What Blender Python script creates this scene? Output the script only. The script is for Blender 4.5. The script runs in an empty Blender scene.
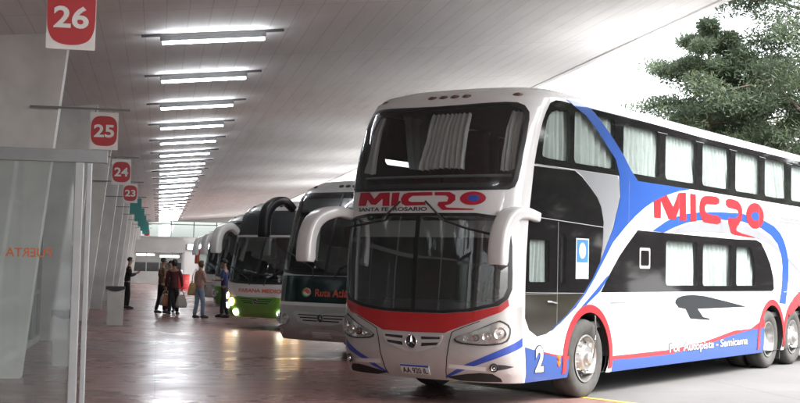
import bpy, bmesh, math, random
from mathutils import Vector, Matrix
from mathutils.geometry import tessellate_polygon
R = math.radians
random.seed(7)
scene = bpy.context.scene
COL = scene.collection

# ------------------------------------------------------------------ camera
CAM_H, PITCH, ROLL, FPX = 1.70, 0.0497, 0.0223, 1281.0
cam_data = bpy.data.cameras.new("camera")
cam_data.sensor_width = 36.0
cam_data.lens = FPX / 800.0 * 36.0
cam_data.clip_start, cam_data.clip_end = 0.1, 2000.0
camera = bpy.data.objects.new("camera", cam_data)
COL.objects.link(camera)
_fw = Vector((0, math.cos(PITCH), math.sin(PITCH)))
_r0 = Vector((1, 0, 0)); _u0 = _r0.cross(_fw)
_r = math.cos(ROLL) * _r0 + math.sin(ROLL) * _u0
_u = -math.sin(ROLL) * _r0 + math.cos(ROLL) * _u0
camera.matrix_world = Matrix(((_r.x, _u.x, -_fw.x, 0), (_r.y, _u.y, -_fw.y, 0), (_r.z, _u.z, -_fw.z, CAM_H), (0, 0, 0, 1)))
scene.camera = camera

# ------------------------------------------------------------------ sky, sun, exposure
SUN_EL, SUN_AZ = 52.0, 118.0        # azimuth clockwise from +Y
world = bpy.data.worlds.new("World"); scene.world = world
world.use_nodes = True
wn = world.node_tree; wn.nodes.clear()
w_out = wn.nodes.new("ShaderNodeOutputWorld"); w_bg = wn.nodes.new("ShaderNodeBackground")
w_sky = wn.nodes.new("ShaderNodeTexSky"); w_hs = wn.nodes.new("ShaderNodeHueSaturation")
w_sky.sky_type = 'NISHITA'; w_sky.sun_disc = False
w_sky.sun_elevation = R(SUN_EL); w_sky.sun_rotation = R(SUN_AZ)
w_sky.dust_density = 4.0; w_sky.air_density = 1.0
w_hs.inputs["Saturation"].default_value = 0.22     # overcast, almost colourless
w_bg.inputs["Strength"].default_value = 0.15
wn.links.new(w_sky.outputs[0], w_hs.inputs["Color"]); wn.links.new(w_hs.outputs[0], w_bg.inputs["Color"])
wn.links.new(w_bg.outputs[0], w_out.inputs["Surface"])
sun_data = bpy.data.lights.new("sun", 'SUN'); sun_data.energy = 0.5; sun_data.angle = R(22); sun_data.color = (1, .97, .92)
sun = bpy.data.objects.new("sun", sun_data); COL.objects.link(sun)
_sd = Vector((math.sin(R(SUN_AZ)) * math.cos(R(SUN_EL)), math.cos(R(SUN_AZ)) * math.cos(R(SUN_EL)), math.sin(R(SUN_EL))))
sun.rotation_euler = _sd.to_track_quat('Z', 'Y').to_euler()
sun.location = (20, -10, 30)
scene.view_settings.view_transform = 'Standard'
scene.view_settings.look = 'None'
scene.view_settings.gamma = 1.0
scene.view_settings.use_curve_mapping = False
scene.view_settings.exposure = 3.0
scene.render.engine = 'CYCLES'
scene.cycles.use_denoising = True
scene.cycles.max_bounces = 10
scene.cycles.transparent_max_bounces = 16
scene.cycles.sample_clamp_indirect = 6.0
scene.cycles.caustics_reflective = False
scene.cycles.caustics_refractive = False

# ------------------------------------------------------------------ frames of reference
LANE = math.atan(240.0 / FPX)                  # the platform runs along v, u points away from the hall
UX, UY = math.cos(LANE), math.sin(LANE)
def W(u, v, z=0.0):
    return Vector((u * UX - v * UY, u * UY + v * UX, z))
CEIL, BAY, PV0 = 5.10, 8.6, 18.6
BUS_YAW = 0.6061
BUS_ROT = math.pi / 2 - BUS_YAW
BUS_AT = Vector((1.4552, 15.4939, 0))

# ------------------------------------------------------------------ materials
def _nodes(name):
    m = bpy.data.materials.new(name); m.use_nodes = True
    nt = m.node_tree; b = nt.nodes["Principled BSDF"]
    return m, nt, b
def mat(name, col, rough=0.5, var=0.12, scale=6.0, metal=0.0, coat=0.0, bump=0.0, spec=0.5, stretch=(1, 1, 1), rvar=0.0, detail=5.0):
    """Principled surface whose colour wanders a little (dust, wear) by object-space noise."""
    m, nt, b = _nodes(name)
    tc = nt.nodes.new("ShaderNodeTexCoord"); mp = nt.nodes.new("ShaderNodeMapping"); mp.inputs["Scale"].default_value = stretch
    n = nt.nodes.new("ShaderNodeTexNoise"); n.inputs["Scale"].default_value = scale; n.inputs["Detail"].default_value = detail
    nt.links.new(tc.outputs["Object"], mp.inputs[0]); nt.links.new(mp.outputs[0], n.inputs["Vector"])
    r = nt.nodes.new("ShaderNodeMapRange")
    r.inputs["From Min"].default_value = .25; r.inputs["From Max"].default_value = .75
    r.inputs["To Min"].default_value = 1 - var; r.inputs["To Max"].default_value = 1 + var * .6
    nt.links.new(n.outputs["Fac"], r.inputs["Value"])
    mx = nt.nodes.new("ShaderNodeVectorMath"); mx.operation = 'SCALE'
    mx.inputs[0].default_value = col[:3]; nt.links.new(r.outputs[0], mx.inputs["Scale"])
    nt.links.new(mx.outputs[0], b.inputs["Base Color"])
    b.inputs["Roughness"].default_value = rough; b.inputs["Metallic"].default_value = metal
    b.inputs["Coat Weight"].default_value = coat; b.inputs["Coat Roughness"].default_value = .06
    b.inputs["Specular IOR Level"].default_value = spec
    if rvar:
        r2 = nt.nodes.new("ShaderNodeMapRange"); r2.inputs["To Min"].default_value = rough - rvar; r2.inputs["To Max"].default_value = rough + rvar
        nt.links.new(n.outputs["Fac"], r2.inputs["Value"]); nt.links.new(r2.outputs[0], b.inputs["Roughness"])
    if bump:
        bp = nt.nodes.new("ShaderNodeBump"); bp.inputs["Strength"].default_value = bump; bp.inputs["Distance"].default_value = .02
        nt.links.new(n.outputs["Fac"], bp.inputs["Height"]); nt.links.new(bp.outputs[0], b.inputs["Normal"])
    return m
def emit(name, col, strength):
    m, nt, b = _nodes(name)
    b.inputs["Base Color"].default_value = (*col, 1); b.inputs["Emission Color"].default_value = (*col, 1)
    b.inputs["Emission Strength"].default_value = strength
    return m
def glass(name, tint, rough=0.02, base=0.05, dust=0.0, dustcol=(.5, .5, .48)):
    """Thin pane: tinted see-through plus a Schlick mirror layer and a little dust."""
    m, nt, b = _nodes(name); nt.nodes.remove(b)
    out = nt.nodes["Material Output"]
    lw = nt.nodes.new("ShaderNodeLayerWeight"); lw.inputs["Blend"].default_value = .5
    pw = nt.nodes.new("ShaderNodeMath"); pw.operation = 'POWER'; pw.inputs[1].default_value = 5.0
    ma = nt.nodes.new("ShaderNodeMath"); ma.operation = 'MULTIPLY_ADD'; ma.inputs[1].default_value = 1 - base; ma.inputs[2].default_value = base
    nt.links.new(lw.outputs["Facing"], pw.inputs[0]); nt.links.new(pw.outputs[0], ma.inputs[0])
    tr = nt.nodes.new("ShaderNodeBsdfTransparent"); tr.inputs[0].default_value = (*tint, 1)
    gl = nt.nodes.new("ShaderNodeBsdfGlossy"); gl.inputs["Roughness"].default_value = rough; gl.inputs["Color"].default_value = (.95, .97, 1, 1)
    mx = nt.nodes.new("ShaderNodeMixShader")
    nt.links.new(ma.outputs[0], mx.inputs[0]); nt.links.new(tr.outputs[0], mx.inputs[1]); nt.links.new(gl.outputs[0], mx.inputs[2])
    last = mx
    if dust:
        df = nt.nodes.new("ShaderNodeBsdfDiffuse"); df.inputs[0].default_value = (*dustcol, 1)
        tc = nt.nodes.new("ShaderNodeTexCoord"); n = nt.nodes.new("ShaderNodeTexNoise"); n.inputs["Scale"].default_value = 2.5; n.inputs["Detail"].default_value = 6
        nt.links.new(tc.outputs["Object"], n.inputs["Vector"])
        r = nt.nodes.new("ShaderNodeMapRange"); r.inputs["To Min"].default_value = dust * .5; r.inputs["To Max"].default_value = dust * 1.5
        nt.links.new(n.outputs["Fac"], r.inputs["Value"])
        m2 = nt.nodes.new("ShaderNodeMixShader"); nt.links.new(r.outputs[0], m2.inputs[0])
        nt.links.new(mx.outputs[0], m2.inputs[1]); nt.links.new(df.outputs[0], m2.inputs[2]); last = m2
    nt.links.new(last.outputs[0], out.inputs["Surface"])
    return m
def cloth(name, col, trans=.35, var=.15):
    m, nt, b = _nodes(name); out = nt.nodes["Material Output"]
    b.inputs["Base Color"].default_value = (*col, 1); b.inputs["Roughness"].default_value = .9; b.inputs["Specular IOR Level"].default_value = .1
    t = nt.nodes.new("ShaderNodeBsdfTranslucent"); t.inputs[0].default_value = (*col, 1)
    mx = nt.nodes.new("ShaderNodeMixShader"); mx.inputs[0].default_value = trans
    nt.links.new(b.outputs[0], mx.inputs[1]); nt.links.new(t.outputs[0], mx.inputs[2]); nt.links.new(mx.outputs[0], out.inputs["Surface"])
    tc = nt.nodes.new("ShaderNodeTexCoord"); n = nt.nodes.new("ShaderNodeTexNoise"); n.inputs["Scale"].default_value = 7
    nt.links.new(tc.outputs["Object"], n.inputs["Vector"])
    r = nt.nodes.new("ShaderNodeMapRange"); r.inputs["To Min"].default_value = 1 - var; r.inputs["To Max"].default_value = 1 + var * .5
    nt.links.new(n.outputs["Fac"], r.inputs["Value"])
    s = nt.nodes.new("ShaderNodeVectorMath"); s.operation = 'SCALE'; s.inputs[0].default_value = col; nt.links.new(r.outputs[0], s.inputs["Scale"])
    nt.links.new(s.outputs[0], b.inputs["Base Color"]); nt.links.new(s.outputs[0], t.inputs[0])
    return m

M = {}
M['white'] = mat('bus_white_paint', (.58, .58, .575), .22, .05, 3, coat=.5)
M['white_dull'] = mat('dull_white_paint', (.66, .66, .64), .4, .10, 3)
M['silver'] = mat('silver_paint', (.54, .53, .515), .32, .08, 5, metal=.4, coat=.35)
M['silver_dark'] = mat('grey_silver_paint', (.46, .46, .45), .34, .1, 5, metal=.35, coat=.3)
M['red'] = mat('red_paint', (.40, .020, .022), .25, .06, 4, coat=.4)
M['livery_red'] = mat('livery_red', (.32, .017, .024), .3, .05, 4, coat=.3)
M['blue'] = mat('livery_blue', (.019, .064, .26), .28, .05, 4, coat=.35)
M['deep_blue'] = mat('deep_blue', (.03, .07, .36), .3, .05, 4, coat=.3)
M['livery_grey'] = mat('livery_grey', (.20, .205, .215), .3, .05, 4, coat=.3)
M['dark_red'] = mat('dark_red_letters', (.36, .012, .03), .35, .05, 4)
M['black_glass'] = mat('black_glazing', (.012, .011, .012), .04, .2, 3, coat=.2, spec=.5)
M['black_paint'] = mat('black_paint', (.012, .012, .014), .35, .1, 4)
M['olive_door'] = mat('dark_olive_paint', (.030, .027, .020), .10, .15, 3, coat=.5)
M['black_rubber'] = mat('black_rubber', (.022, .022, .022), .75, .35, 9, bump=.1)
M['tyre'] = mat('tyre_rubber', (.055, .053, .050), .85, .3, 12, bump=.15)
M['black_plastic'] = mat('black_plastic', (.03, .03, .032), .5, .2, 8)
M['dark_inside'] = mat('dark_interior', (.045, .044, .045), .8, .2, 6)
M['seat_cloth'] = mat('seat_cloth', (.10, .045, .05), .9, .3, 12)
M['dash'] = mat('dashboard', (.06, .06, .06), .55, .2, 6)
M['sunshade'] = mat('grey_sunshade', (.50, .52, .52), .8, .1, 6)
M['silver_light'] = mat('light_silver_paint', (.58, .58, .57), .3, .08, 5, metal=.35, coat=.4)
M['chrome'] = mat('chrome', (.75, .75, .76), .15, .05, 5, metal=1.0)
M['rim_metal'] = mat('brushed_rim', (.62, .61, .59), .32, .2, 10, metal=.85)
M['lens'] = glass('clear_lens', (.92, .93, .93), .03, .08)
M['reflector'] = mat('lamp_reflector', (.80, .78, .74), .18, .1, 9, metal=.9)
M['amber'] = mat('amber_lens', (.13, .06, .035), .25, .1, 9, coat=.4)
M['orange'] = mat('orange_lens', (.75, .16, .03), .2, .1, 9)
M['windscreen'] = glass('windscreen_glass', (.60, .64, .64), .015, .17, .03)
M['upper_screen'] = glass('upper_windscreen_glass', (.66, .69, .69), .015, .05, .02)
M['coach_glass'] = glass('coach_windscreen', (.34, .37, .37), .015, .10, .015)
M['side_glass'] = glass('side_window_glass', (.86, .90, .885), .02, .03, .01)
M['dark_glass'] = glass('dark_side_glass', (.28, .30, .30), .02, .06, .01)
M['screen_glass'] = glass('door_glass', (.82, .86, .85), .03, .06, .12, (.42, .44, .44))
M['curtain'] = cloth('pale_mint_curtain', (.52, .555, .545), .30)
M['curtain_grey'] = cloth('grey_curtain', (.74, .73, .70), .25)
M['pink'] = mat('plum_film', (.10, .02, .035), .06, .5, 2)

# ------------------------------------------------------------------ object helpers
def tag(o, label=None, cat=None, group=None, kind=None):
    if label: o['label'] = label
    if cat: o['category'] = cat
    if group: o['group'] = group
    if kind: o['kind'] = kind
    return o
def empty(name, loc=(0, 0, 0), rz=0.0, label=None, cat=None, group=None):
    o = bpy.data.objects.new(name, None); COL.objects.link(o)
    o.empty_display_size = .2
    o.location = loc; o.rotation_euler = (0, 0, rz)
    return tag(o, label, cat, group)
def obj(name, bm, mats, parent=None, smooth=False, recalc=True):
    if recalc: bmesh.ops.recalc_face_normals(bm, faces=bm.faces)
    me = bpy.data.meshes.new(name); bm.to_mesh(me); bm.free()
    for m in (mats if isinstance(mats, (list, tuple)) else [mats]): me.materials.append(m)
    if smooth:
        for p in me.polygons: p.use_smooth = True
    o = bpy.data.objects.new(name, me); COL.objects.link(o)
    if parent is not None: o.parent = parent
    return o
def smooth_by_angle(o, deg=35):
    me = o.data
    for p in me.polygons: p.use_smooth = True
    bm = bmesh.new(); bm.from_mesh(me)
    for e in bm.edges:
        if len(e.link_faces) == 2 and e.calc_face_angle(0) > R(deg): e.smooth = False
    bm.to_mesh(me); bm.free()
    return o
def at_lane(o, u, v, z=0.0):
    o.location = W(u, v, z); o.rotation_euler = (0, 0, LANE); return o
def box(bm, x0, x1, y0, y1, z0, z1, mi=0, bevel=0.0):
    vs = [bm.verts.new((x, y, z)) for z in (z0, z1) for y in (y0, y1) for x in (x0, x1)]
    fs = []
    for f in ((0, 2, 3, 1), (4, 5, 7, 6), (0, 1, 5, 4), (2, 6, 7, 3), (0, 4, 6, 2), (1, 3, 7, 5)):
        fc = bm.faces.new([vs[i] for i in f]); fc.material_index = mi; fs.append(fc)
    if bevel:
        es = list({e for f in fs for e in f.edges})
        bmesh.ops.bevel(bm, geom=es, offset=bevel, segments=2, affect='EDGES', profile=.5)
def prism(bm, poly, axis, a, b, mi=0):
    """Extrude a 2-D polygon: axis 'x' -> (y,z), 'y' -> (x,z), 'z' -> (x,y)."""
    def P(p, t): return {'x': (t, p[0], p[1]), 'y': (p[0], t, p[1]), 'z': (p[0], p[1], t)}[axis]
    A = [bm.verts.new(P(p, a)) for p in poly]; B = [bm.verts.new(P(p, b)) for p in poly]
    n = len(poly)
    fs = [bm.faces.new(A), bm.faces.new(B[::-1])]
    for i in range(n): fs.append(bm.faces.new((A[i], A[(i + 1) % n], B[(i + 1) % n], B[i])))
    for f in fs: f.material_index = mi
def tube(bm, pts, rad, n=10, mi=0, caps=True, squash=None):
    pts = [Vector(p) for p in pts]; k = len(pts)
    rad = [rad] * k if not isinstance(rad, (list, tuple)) else rad
    up = Vector((0, 0, 1)); rings = []; prev = None
    for i, p in enumerate(pts):
        t = (pts[min(i + 1, k - 1)] - pts[max(i - 1, 0)]).normalized()
        if prev is None:
            a = t.cross(up) if abs(t.dot(up)) < .95 else t.cross(Vector((1, 0, 0)))
        else: a = prev - t * prev.dot(t)
        a.normalize(); prev = a; b = t.cross(a)
        r = rad[i]; ra, rb = (r if not isinstance(r, tuple) else r[0]), (r if not isinstance(r, tuple) else r[1])
        rings.append([bm.verts.new(p + a * ra * math.cos(2 * math.pi * j / n) + b * rb * math.sin(2 * math.pi * j / n)) for j in range(n)])
    for i in range(k - 1):
        for j in range(n):
            f = bm.faces.new((rings[i][j], rings[i][(j + 1) % n], rings[i + 1][(j + 1) % n], rings[i + 1][j])); f.material_index = mi
    if caps:
        bm.faces.new(rings[0][::-1]).material_index = mi; bm.faces.new(rings[-1]).material_index = mi
def lathe(bm, prof, centre, axis='y', n=40, mi=0):
    """Revolve (radius, offset) pairs about an axis through centre."""
    c = Vector(centre); rings = []
    for r, h in prof:
        ring = []
        for j in range(n):
            a = 2 * math.pi * j / n; ca, sa = r * math.cos(a), r * math.sin(a)
            d = {'y': (ca, h, sa), 'x': (h, ca, sa), 'z': (ca, sa, h)}[axis]
            ring.append(bm.verts.new(c + Vector(d)))
        rings.append(ring)
    for i in range(len(rings) - 1):
        for j in range(n):
            f = bm.faces.new((rings[i][j], rings[i][(j + 1) % n], rings[i + 1][(j + 1) % n], rings[i + 1][j])); f.material_index = mi
def rrect(x0, x1, z0, z1, r, n=4):
    out = []
    for cx, cz, a0 in ((x1 - r, z0 + r, -90), (x1 - r, z1 - r, 0), (x0 + r, z1 - r, 90), (x0 + r, z0 + r, 180)):
        for k in range(n + 1):
            a = R(a0 + 90 * k / n); out.append((cx + r * math.cos(a), cz + r * math.sin(a)))
    return out
def ell(cx, cz, rx, rz, n=28):
    return [(cx + rx * math.cos(2 * math.pi * k / n), cz + rz * math.sin(2 * math.pi * k / n)) for k in range(n)]
def scaled(poly, fx, fz=None):
    fz = fx if fz is None else fz
    cx = (min(p[0] for p in poly) + max(p[0] for p in poly)) / 2; cz = (min(p[1] for p in poly) + max(p[1] for p in poly)) / 2
    return [(cx + (p[0] - cx) * fx, cz + (p[1] - cz) * fz) for p in poly]
def rounded(poly, it=2):
    """Chaikin corner cutting: softens a traced outline."""
    for _ in range(it):
        q = []
        for i in range(len(poly)):
            a, b = poly[i], poly[(i + 1) % len(poly)]
            q += [(a[0] * .75 + b[0] * .25, a[1] * .75 + b[1] * .25), (a[0] * .25 + b[0] * .75, a[1] * .25 + b[1] * .75)]
        poly = q
    return poly
_text_cache = {}
def text_bm(s, size=1.0, bold=0.0, align='CENTER', shear=0.0, spacing=1.0):
    """A bmesh of flat lettering in the XY plane."""
    c = bpy.data.curves.new("lettering_curve", 'FONT'); c.body = s; c.size = size; c.offset = bold
    c.align_x = align; c.align_y = 'CENTER'; c.shear = shear; c.space_character = spacing; c.resolution_u = 4
    o = bpy.data.objects.new("lettering_curve", c); COL.objects.link(o)
    dg = bpy.context.evaluated_depsgraph_get(); dg.update()
    me = bpy.data.meshes.new_from_object(o.evaluated_get(dg))
    bm = bmesh.new(); bm.from_mesh(me)
    bpy.data.objects.remove(o); bpy.data.curves.remove(c); bpy.data.meshes.remove(me)
    bmesh.ops.triangulate(bm, faces=bm.faces)
    return bm
def text_box(bm):
    xs = [v.co.x for v in bm.verts]; ys = [v.co.y for v in bm.verts]
    return min(xs), max(xs), min(ys), max(ys)
def fit_text(s, x0, x1, y0, y1, bold=0.0, shear=0.0, spacing=1.0):
    bm = text_bm(s, 1.0, bold, 'CENTER', shear, spacing); a, b, c, d = text_box(bm)
    for v in bm.verts: v.co = Vector((x0 + (v.co.x - a) / (b - a) * (x1 - x0), y0 + (v.co.y - c) / (d - c) * (y1 - y0), 0))
    return bm
def copy_tree(o, parent=None):
    c = o.copy(); COL.objects.link(c)
    if parent is not None: c.parent = parent
    for ch in list(o.children): copy_tree(ch, c)
    return c
ORD = ['first', 'second', 'third', 'fourth', 'fifth', 'sixth', 'seventh', 'eighth', 'ninth', 'tenth', 'eleventh', 'twelfth', 'thirteenth',
       'fourteenth', 'fifteenth', 'sixteenth', 'seventeenth', 'eighteenth', 'nineteenth', 'twentieth', 'twenty-first', 'twenty-second', 'twenty-third', 'twenty-fourth']

# ------------------------------------------------------------------ ground, platform, canopy
def lines_mask(nt, tc, axis, period, width, jitter=0.0):
    """1 on thin seams every `period` metres along an object axis, else 0."""
    sp = nt.nodes.new("ShaderNodeSeparateXYZ"); nt.links.new(tc.outputs["Object"], sp.inputs[0])
    a = nt.nodes.new("ShaderNodeMath"); a.operation = 'DIVIDE'; a.inputs[1].default_value = period; nt.links.new(sp.outputs[axis], a.inputs[0])
    f = nt.nodes.new("ShaderNodeMath"); f.operation = 'FRACT'; nt.links.new(a.outputs[0], f.inputs[0])
    l = nt.nodes.new("ShaderNodeMath"); l.operation = 'LESS_THAN'; l.inputs[1].default_value = width / period; nt.links.new(f.outputs[0], l.inputs[0])
    fl = nt.nodes.new("ShaderNodeMath"); fl.operation = 'FLOOR'; nt.links.new(a.outputs[0], fl.inputs[0])
    return l, fl
def noise(nt, tc, scale, detail=5, stretch=(1, 1, 1), rough=.55):
    mp = nt.nodes.new("ShaderNodeMapping"); mp.inputs["Scale"].default_value = stretch; nt.links.new(tc.outputs["Object"], mp.inputs[0])
    n = nt.nodes.new("ShaderNodeTexNoise"); n.inputs["Scale"].default_value = scale; n.inputs["Detail"].default_value = detail; n.inputs["Roughness"].default_value = rough
    nt.links.new(mp.outputs[0], n.inputs["Vector"]); return n
def rng(nt, src, a, b, lo=.3, hi=.7):
    r = nt.nodes.new("ShaderNodeMapRange"); r.inputs["From Min"].default_value = lo; r.inputs["From Max"].default_value = hi
    r.inputs["To Min"].default_value = a; r.inputs["To Max"].default_value = b; nt.links.new(src, r.inputs["Value"]); return r
def mixc(nt, fac, a, b):
    m = nt.nodes.new("ShaderNodeMix"); m.data_type = 'RGBA'
    nt.links.new(fac, m.inputs["Factor"])
    for k, s in ((6, a), (7, b)):
        if isinstance(s, tuple): m.inputs[k].default_value = (*s, 1)
        else: nt.links.new(s, m.inputs[k])
    return m.outputs[2]

def floor_material():
    m, nt, b = _nodes('polished_red_concrete'); tc = nt.nodes.new("ShaderNodeTexCoord")
    n1 = noise(nt, tc, .45, 5, (.6, 1.2, 1)); n2 = noise(nt, tc, 2.6, 9, (.75, 1.25, 1)); n3 = noise(nt, tc, .28, 4, (1, .5, 1)); n4 = noise(nt, tc, 30, 4)
    c = mixc(nt, rng(nt, n1.outputs["Fac"], 0, 1).outputs[0], (.225, .098, .085), (.262, .136, .122))
    c = mixc(nt, rng(nt, n3.outputs["Fac"], 0, .75, .42, .68).outputs[0], c, (.24, .19, .175))     # worn to the grey slab
    c = mixc(nt, rng(nt, n2.outputs["Fac"], 0, .42, .56, .72).outputs[0], c, (.12, .064, .057))      # dark scuffs
    c = mixc(nt, rng(nt, n4.outputs["Fac"], 0, .35, .5, .8).outputs[0], c, (.11, .066, .06))
    n5 = noise(nt, tc, .9, 3, (1, .45, 1)); n6 = noise(nt, tc, 11, 4)
    st = nt.nodes.new("ShaderNodeMath"); st.operation = 'MULTIPLY'
    nt.links.new(rng(nt, n5.outputs["Fac"], 0, 1, .60, .70).outputs[0], st.inputs[0]); nt.links.new(rng(nt, n6.outputs["Fac"], 0, .85, .48, .60).outputs[0], st.inputs[1])
    c = mixc(nt, st.outputs[0], c, (.045, .028, .026))
    l1, _ = lines_mask(nt, tc, 1, 3.2, .014); l2, _ = lines_mask(nt, tc, 0, 2.6, .014)
    mxl = nt.nodes.new("ShaderNodeMath"); mxl.operation = 'MAXIMUM'; nt.links.new(l1.outputs[0], mxl.inputs[0]); nt.links.new(l2.outputs[0], mxl.inputs[1])
    sc = nt.nodes.new("ShaderNodeMath"); sc.operation = 'MULTIPLY'; sc.inputs[1].default_value = .55; nt.links.new(mxl.outputs[0], sc.inputs[0])
    c = mixc(nt, sc.outputs[0], c, (.05, .03, .03))
    nt.links.new(c, b.inputs["Base Color"])
    r1 = rng(nt, n1.outputs["Fac"], .20, .38); r2 = rng(nt, n2.outputs["Fac"], -.02, .10, .4, .7)
    ad = nt.nodes.new("ShaderNodeMath"); ad.operation = 'ADD'; nt.links.new(r1.outputs[0], ad.inputs[0]); nt.links.new(r2.outputs[0], ad.inputs[1])
    nt.links.new(ad.outputs[0], b.inputs["Roughness"])
    b.inputs["Specular IOR Level"].default_value = .28
    nb = noise(nt, tc, 2.2, 5, (.9, 1.5, 1)); bp = nt.nodes.new("ShaderNodeBump"); bp.inputs["Strength"].default_value = .12; bp.inputs["Distance"].default_value = .018
    nt.links.new(nb.outputs["Fac"], bp.inputs["Height"]); nt.links.new(bp.outputs[0], b.inputs["Normal"])
    return m
def yard_material():
    m, nt, b = _nodes('grey_yard_concrete'); tc = nt.nodes.new("ShaderNodeTexCoord")
    n1 = noise(nt, tc, .35, 6); n2 = noise(nt, tc, 4, 8); n3 = noise(nt, tc, 60, 3)
    c = mixc(nt, rng(nt, n1.outputs["Fac"], 0, 1).outputs[0], (.085, .083, .081), (.118, .115, .111))
    c = mixc(nt, rng(nt, n2.outputs["Fac"], 0, .55, .5, .75).outputs[0], c, (.085, .082, .078))
    c = mixc(nt, rng(nt, n3.outputs["Fac"], 0, .3, .5, .8).outputs[0], c, (.075, .073, .07))
    l1, _ = lines_mask(nt, tc, 1, 4.3, .02); l2, _ = lines_mask(nt, tc, 0, 4.3, .02)
    mx = nt.nodes.new("ShaderNodeMath"); mx.operation = 'MAXIMUM'; nt.links.new(l1.outputs[0], mx.inputs[0]); nt.links.new(l2.outputs[0], mx.inputs[1])
    c = mixc(nt, mx.outputs[0], c, (.045, .043, .042))
    nt.links.new(c, b.inputs["Base Color"]); b.inputs["Roughness"].default_value = .72
    bp = nt.nodes.new("ShaderNodeBump"); bp.inputs["Strength"].default_value = .2; bp.inputs["Distance"].default_value = .01
    nt.links.new(n2.outputs["Fac"], bp.inputs["Height"]); nt.links.new(bp.outputs[0], b.inputs["Normal"])
    return m
def ceiling_material():
    m, nt, b = _nodes('board_marked_ceiling'); tc = nt.nodes.new("ShaderNodeTexCoord")
    l, fl = lines_mask(nt, tc, 0, .30, .016)
    lv, flv = lines_mask(nt, tc, 1, 4.3, .03)
    wn_ = nt.nodes.new("ShaderNodeTexWhiteNoise"); wn_.noise_dimensions = '2D'
    cb = nt.nodes.new("ShaderNodeCombineXYZ"); nt.links.new(fl.outputs[0], cb.inputs[0]); nt.links.new(flv.outputs[0], cb.inputs[1]); nt.links.new(cb.outputs[0], wn_.inputs["Vector"])
    n1 = noise(nt, tc, .5, 6, (1, .25, 1)); n2 = noise(nt, tc, 5, 6, (1, .12, 1)); n3 = noise(nt, tc, .22, 3)
    c = mixc(nt, rng(nt, n1.outputs["Fac"], 0, 1).outputs[0], (.78, .77, .76), (.84, .83, .825))
    c = mixc(nt, rng(nt, wn_.outputs["Value"], 0, .34, 0, 1).outputs[0], c, (.72, .705, .695))
    c = mixc(nt, rng(nt, n2.outputs["Fac"], 0, .40, .48, .75).outputs[0], c, (.62, .60, .585))
    c = mixc(nt, rng(nt, n3.outputs["Fac"], 0, .3, .5, .7).outputs[0], c, (.70, .68, .66))
    n9 = noise(nt, tc, .7, 7, (1, .35, 1), .65)
    c = mixc(nt, rng(nt, n9.outputs["Fac"], 0, .4, .57, .68).outputs[0], c, (.62, .595, .575))
    mx = nt.nodes.new("ShaderNodeMath"); mx.operation = 'MAXIMUM'; nt.links.new(l.outputs[0], mx.inputs[0]); nt.links.new(lv.outputs[0], mx.inputs[1])
    sc = nt.nodes.new("ShaderNodeMath"); sc.operation = 'MULTIPLY'; sc.inputs[1].default_value = .45; nt.links.new(mx.outputs[0], sc.inputs[0])
    c = mixc(nt, sc.outputs[0], c, (.48, .465, .455))
    nt.links.new(c, b.inputs["Base Color"]); b.inputs["Roughness"].default_value = .8; b.inputs["Specular IOR Level"].default_value = .2
    bp = nt.nodes.new("ShaderNodeBump"); bp.inputs["Strength"].default_value = .4; bp.inputs["Distance"].default_value = .01
    nt.links.new(wn_.outputs["Value"], bp.inputs["Height"]); nt.links.new(bp.outputs[0], b.inputs["Normal"])
    return m
M['floor'] = floor_material(); M['yard'] = yard_material(); M['ceiling'] = ceiling_material()
M['concrete'] = mat('painted_grey_concrete', (.66, .65, .63), .75, .24, 1.6, bump=.25, detail=8)
M['concrete_edge'] = mat('pale_concrete_edge', (.62, .60, .57), .7, .2, 3, bump=.15)
M['wall'] = mat('grey_wall_paint', (.42, .42, .41), .7, .15, 1.2)
M['wall_white'] = mat('white_wall_paint', (.50, .50, .495), .7, .1, .8)
M['frame'] = mat('grey_aluminium', (.24, .245, .25), .4, .1, 6, metal=.3)
M['frame_pale'] = mat('pale_aluminium', (.36, .37, .375), .35, .1, 6, metal=.25)
M['yellow'] = mat('worn_yellow_line', (.62, .47, .06), .6, .45, 5)
M['tube'] = emit('lit_tube', (.91, .955, 1), 10.0)
M['fixture'] = mat('grey_fixture', (.16, .16, .165), .5, .1, 8)
M['sign_white'] = mat('sign_white', (.70, .69, .67), .5, .08, 6)
M['sign_red'] = mat('sign_red', (.42, .025, .03), .45, .06, 6)
M['sign_teal'] = mat('sign_teal', (.03, .22, .21), .5, .15, 6)
M['glow'] = emit('lit_strip', (1, .98, .95), 1.6)
M['shop_glass'] = glass('facade_glass', (.66, .70, .70), .02, .06, .06)
M['puerta'] = mat('orange_letters', (.42, .11, .035), .5, .1, 6)

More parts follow.
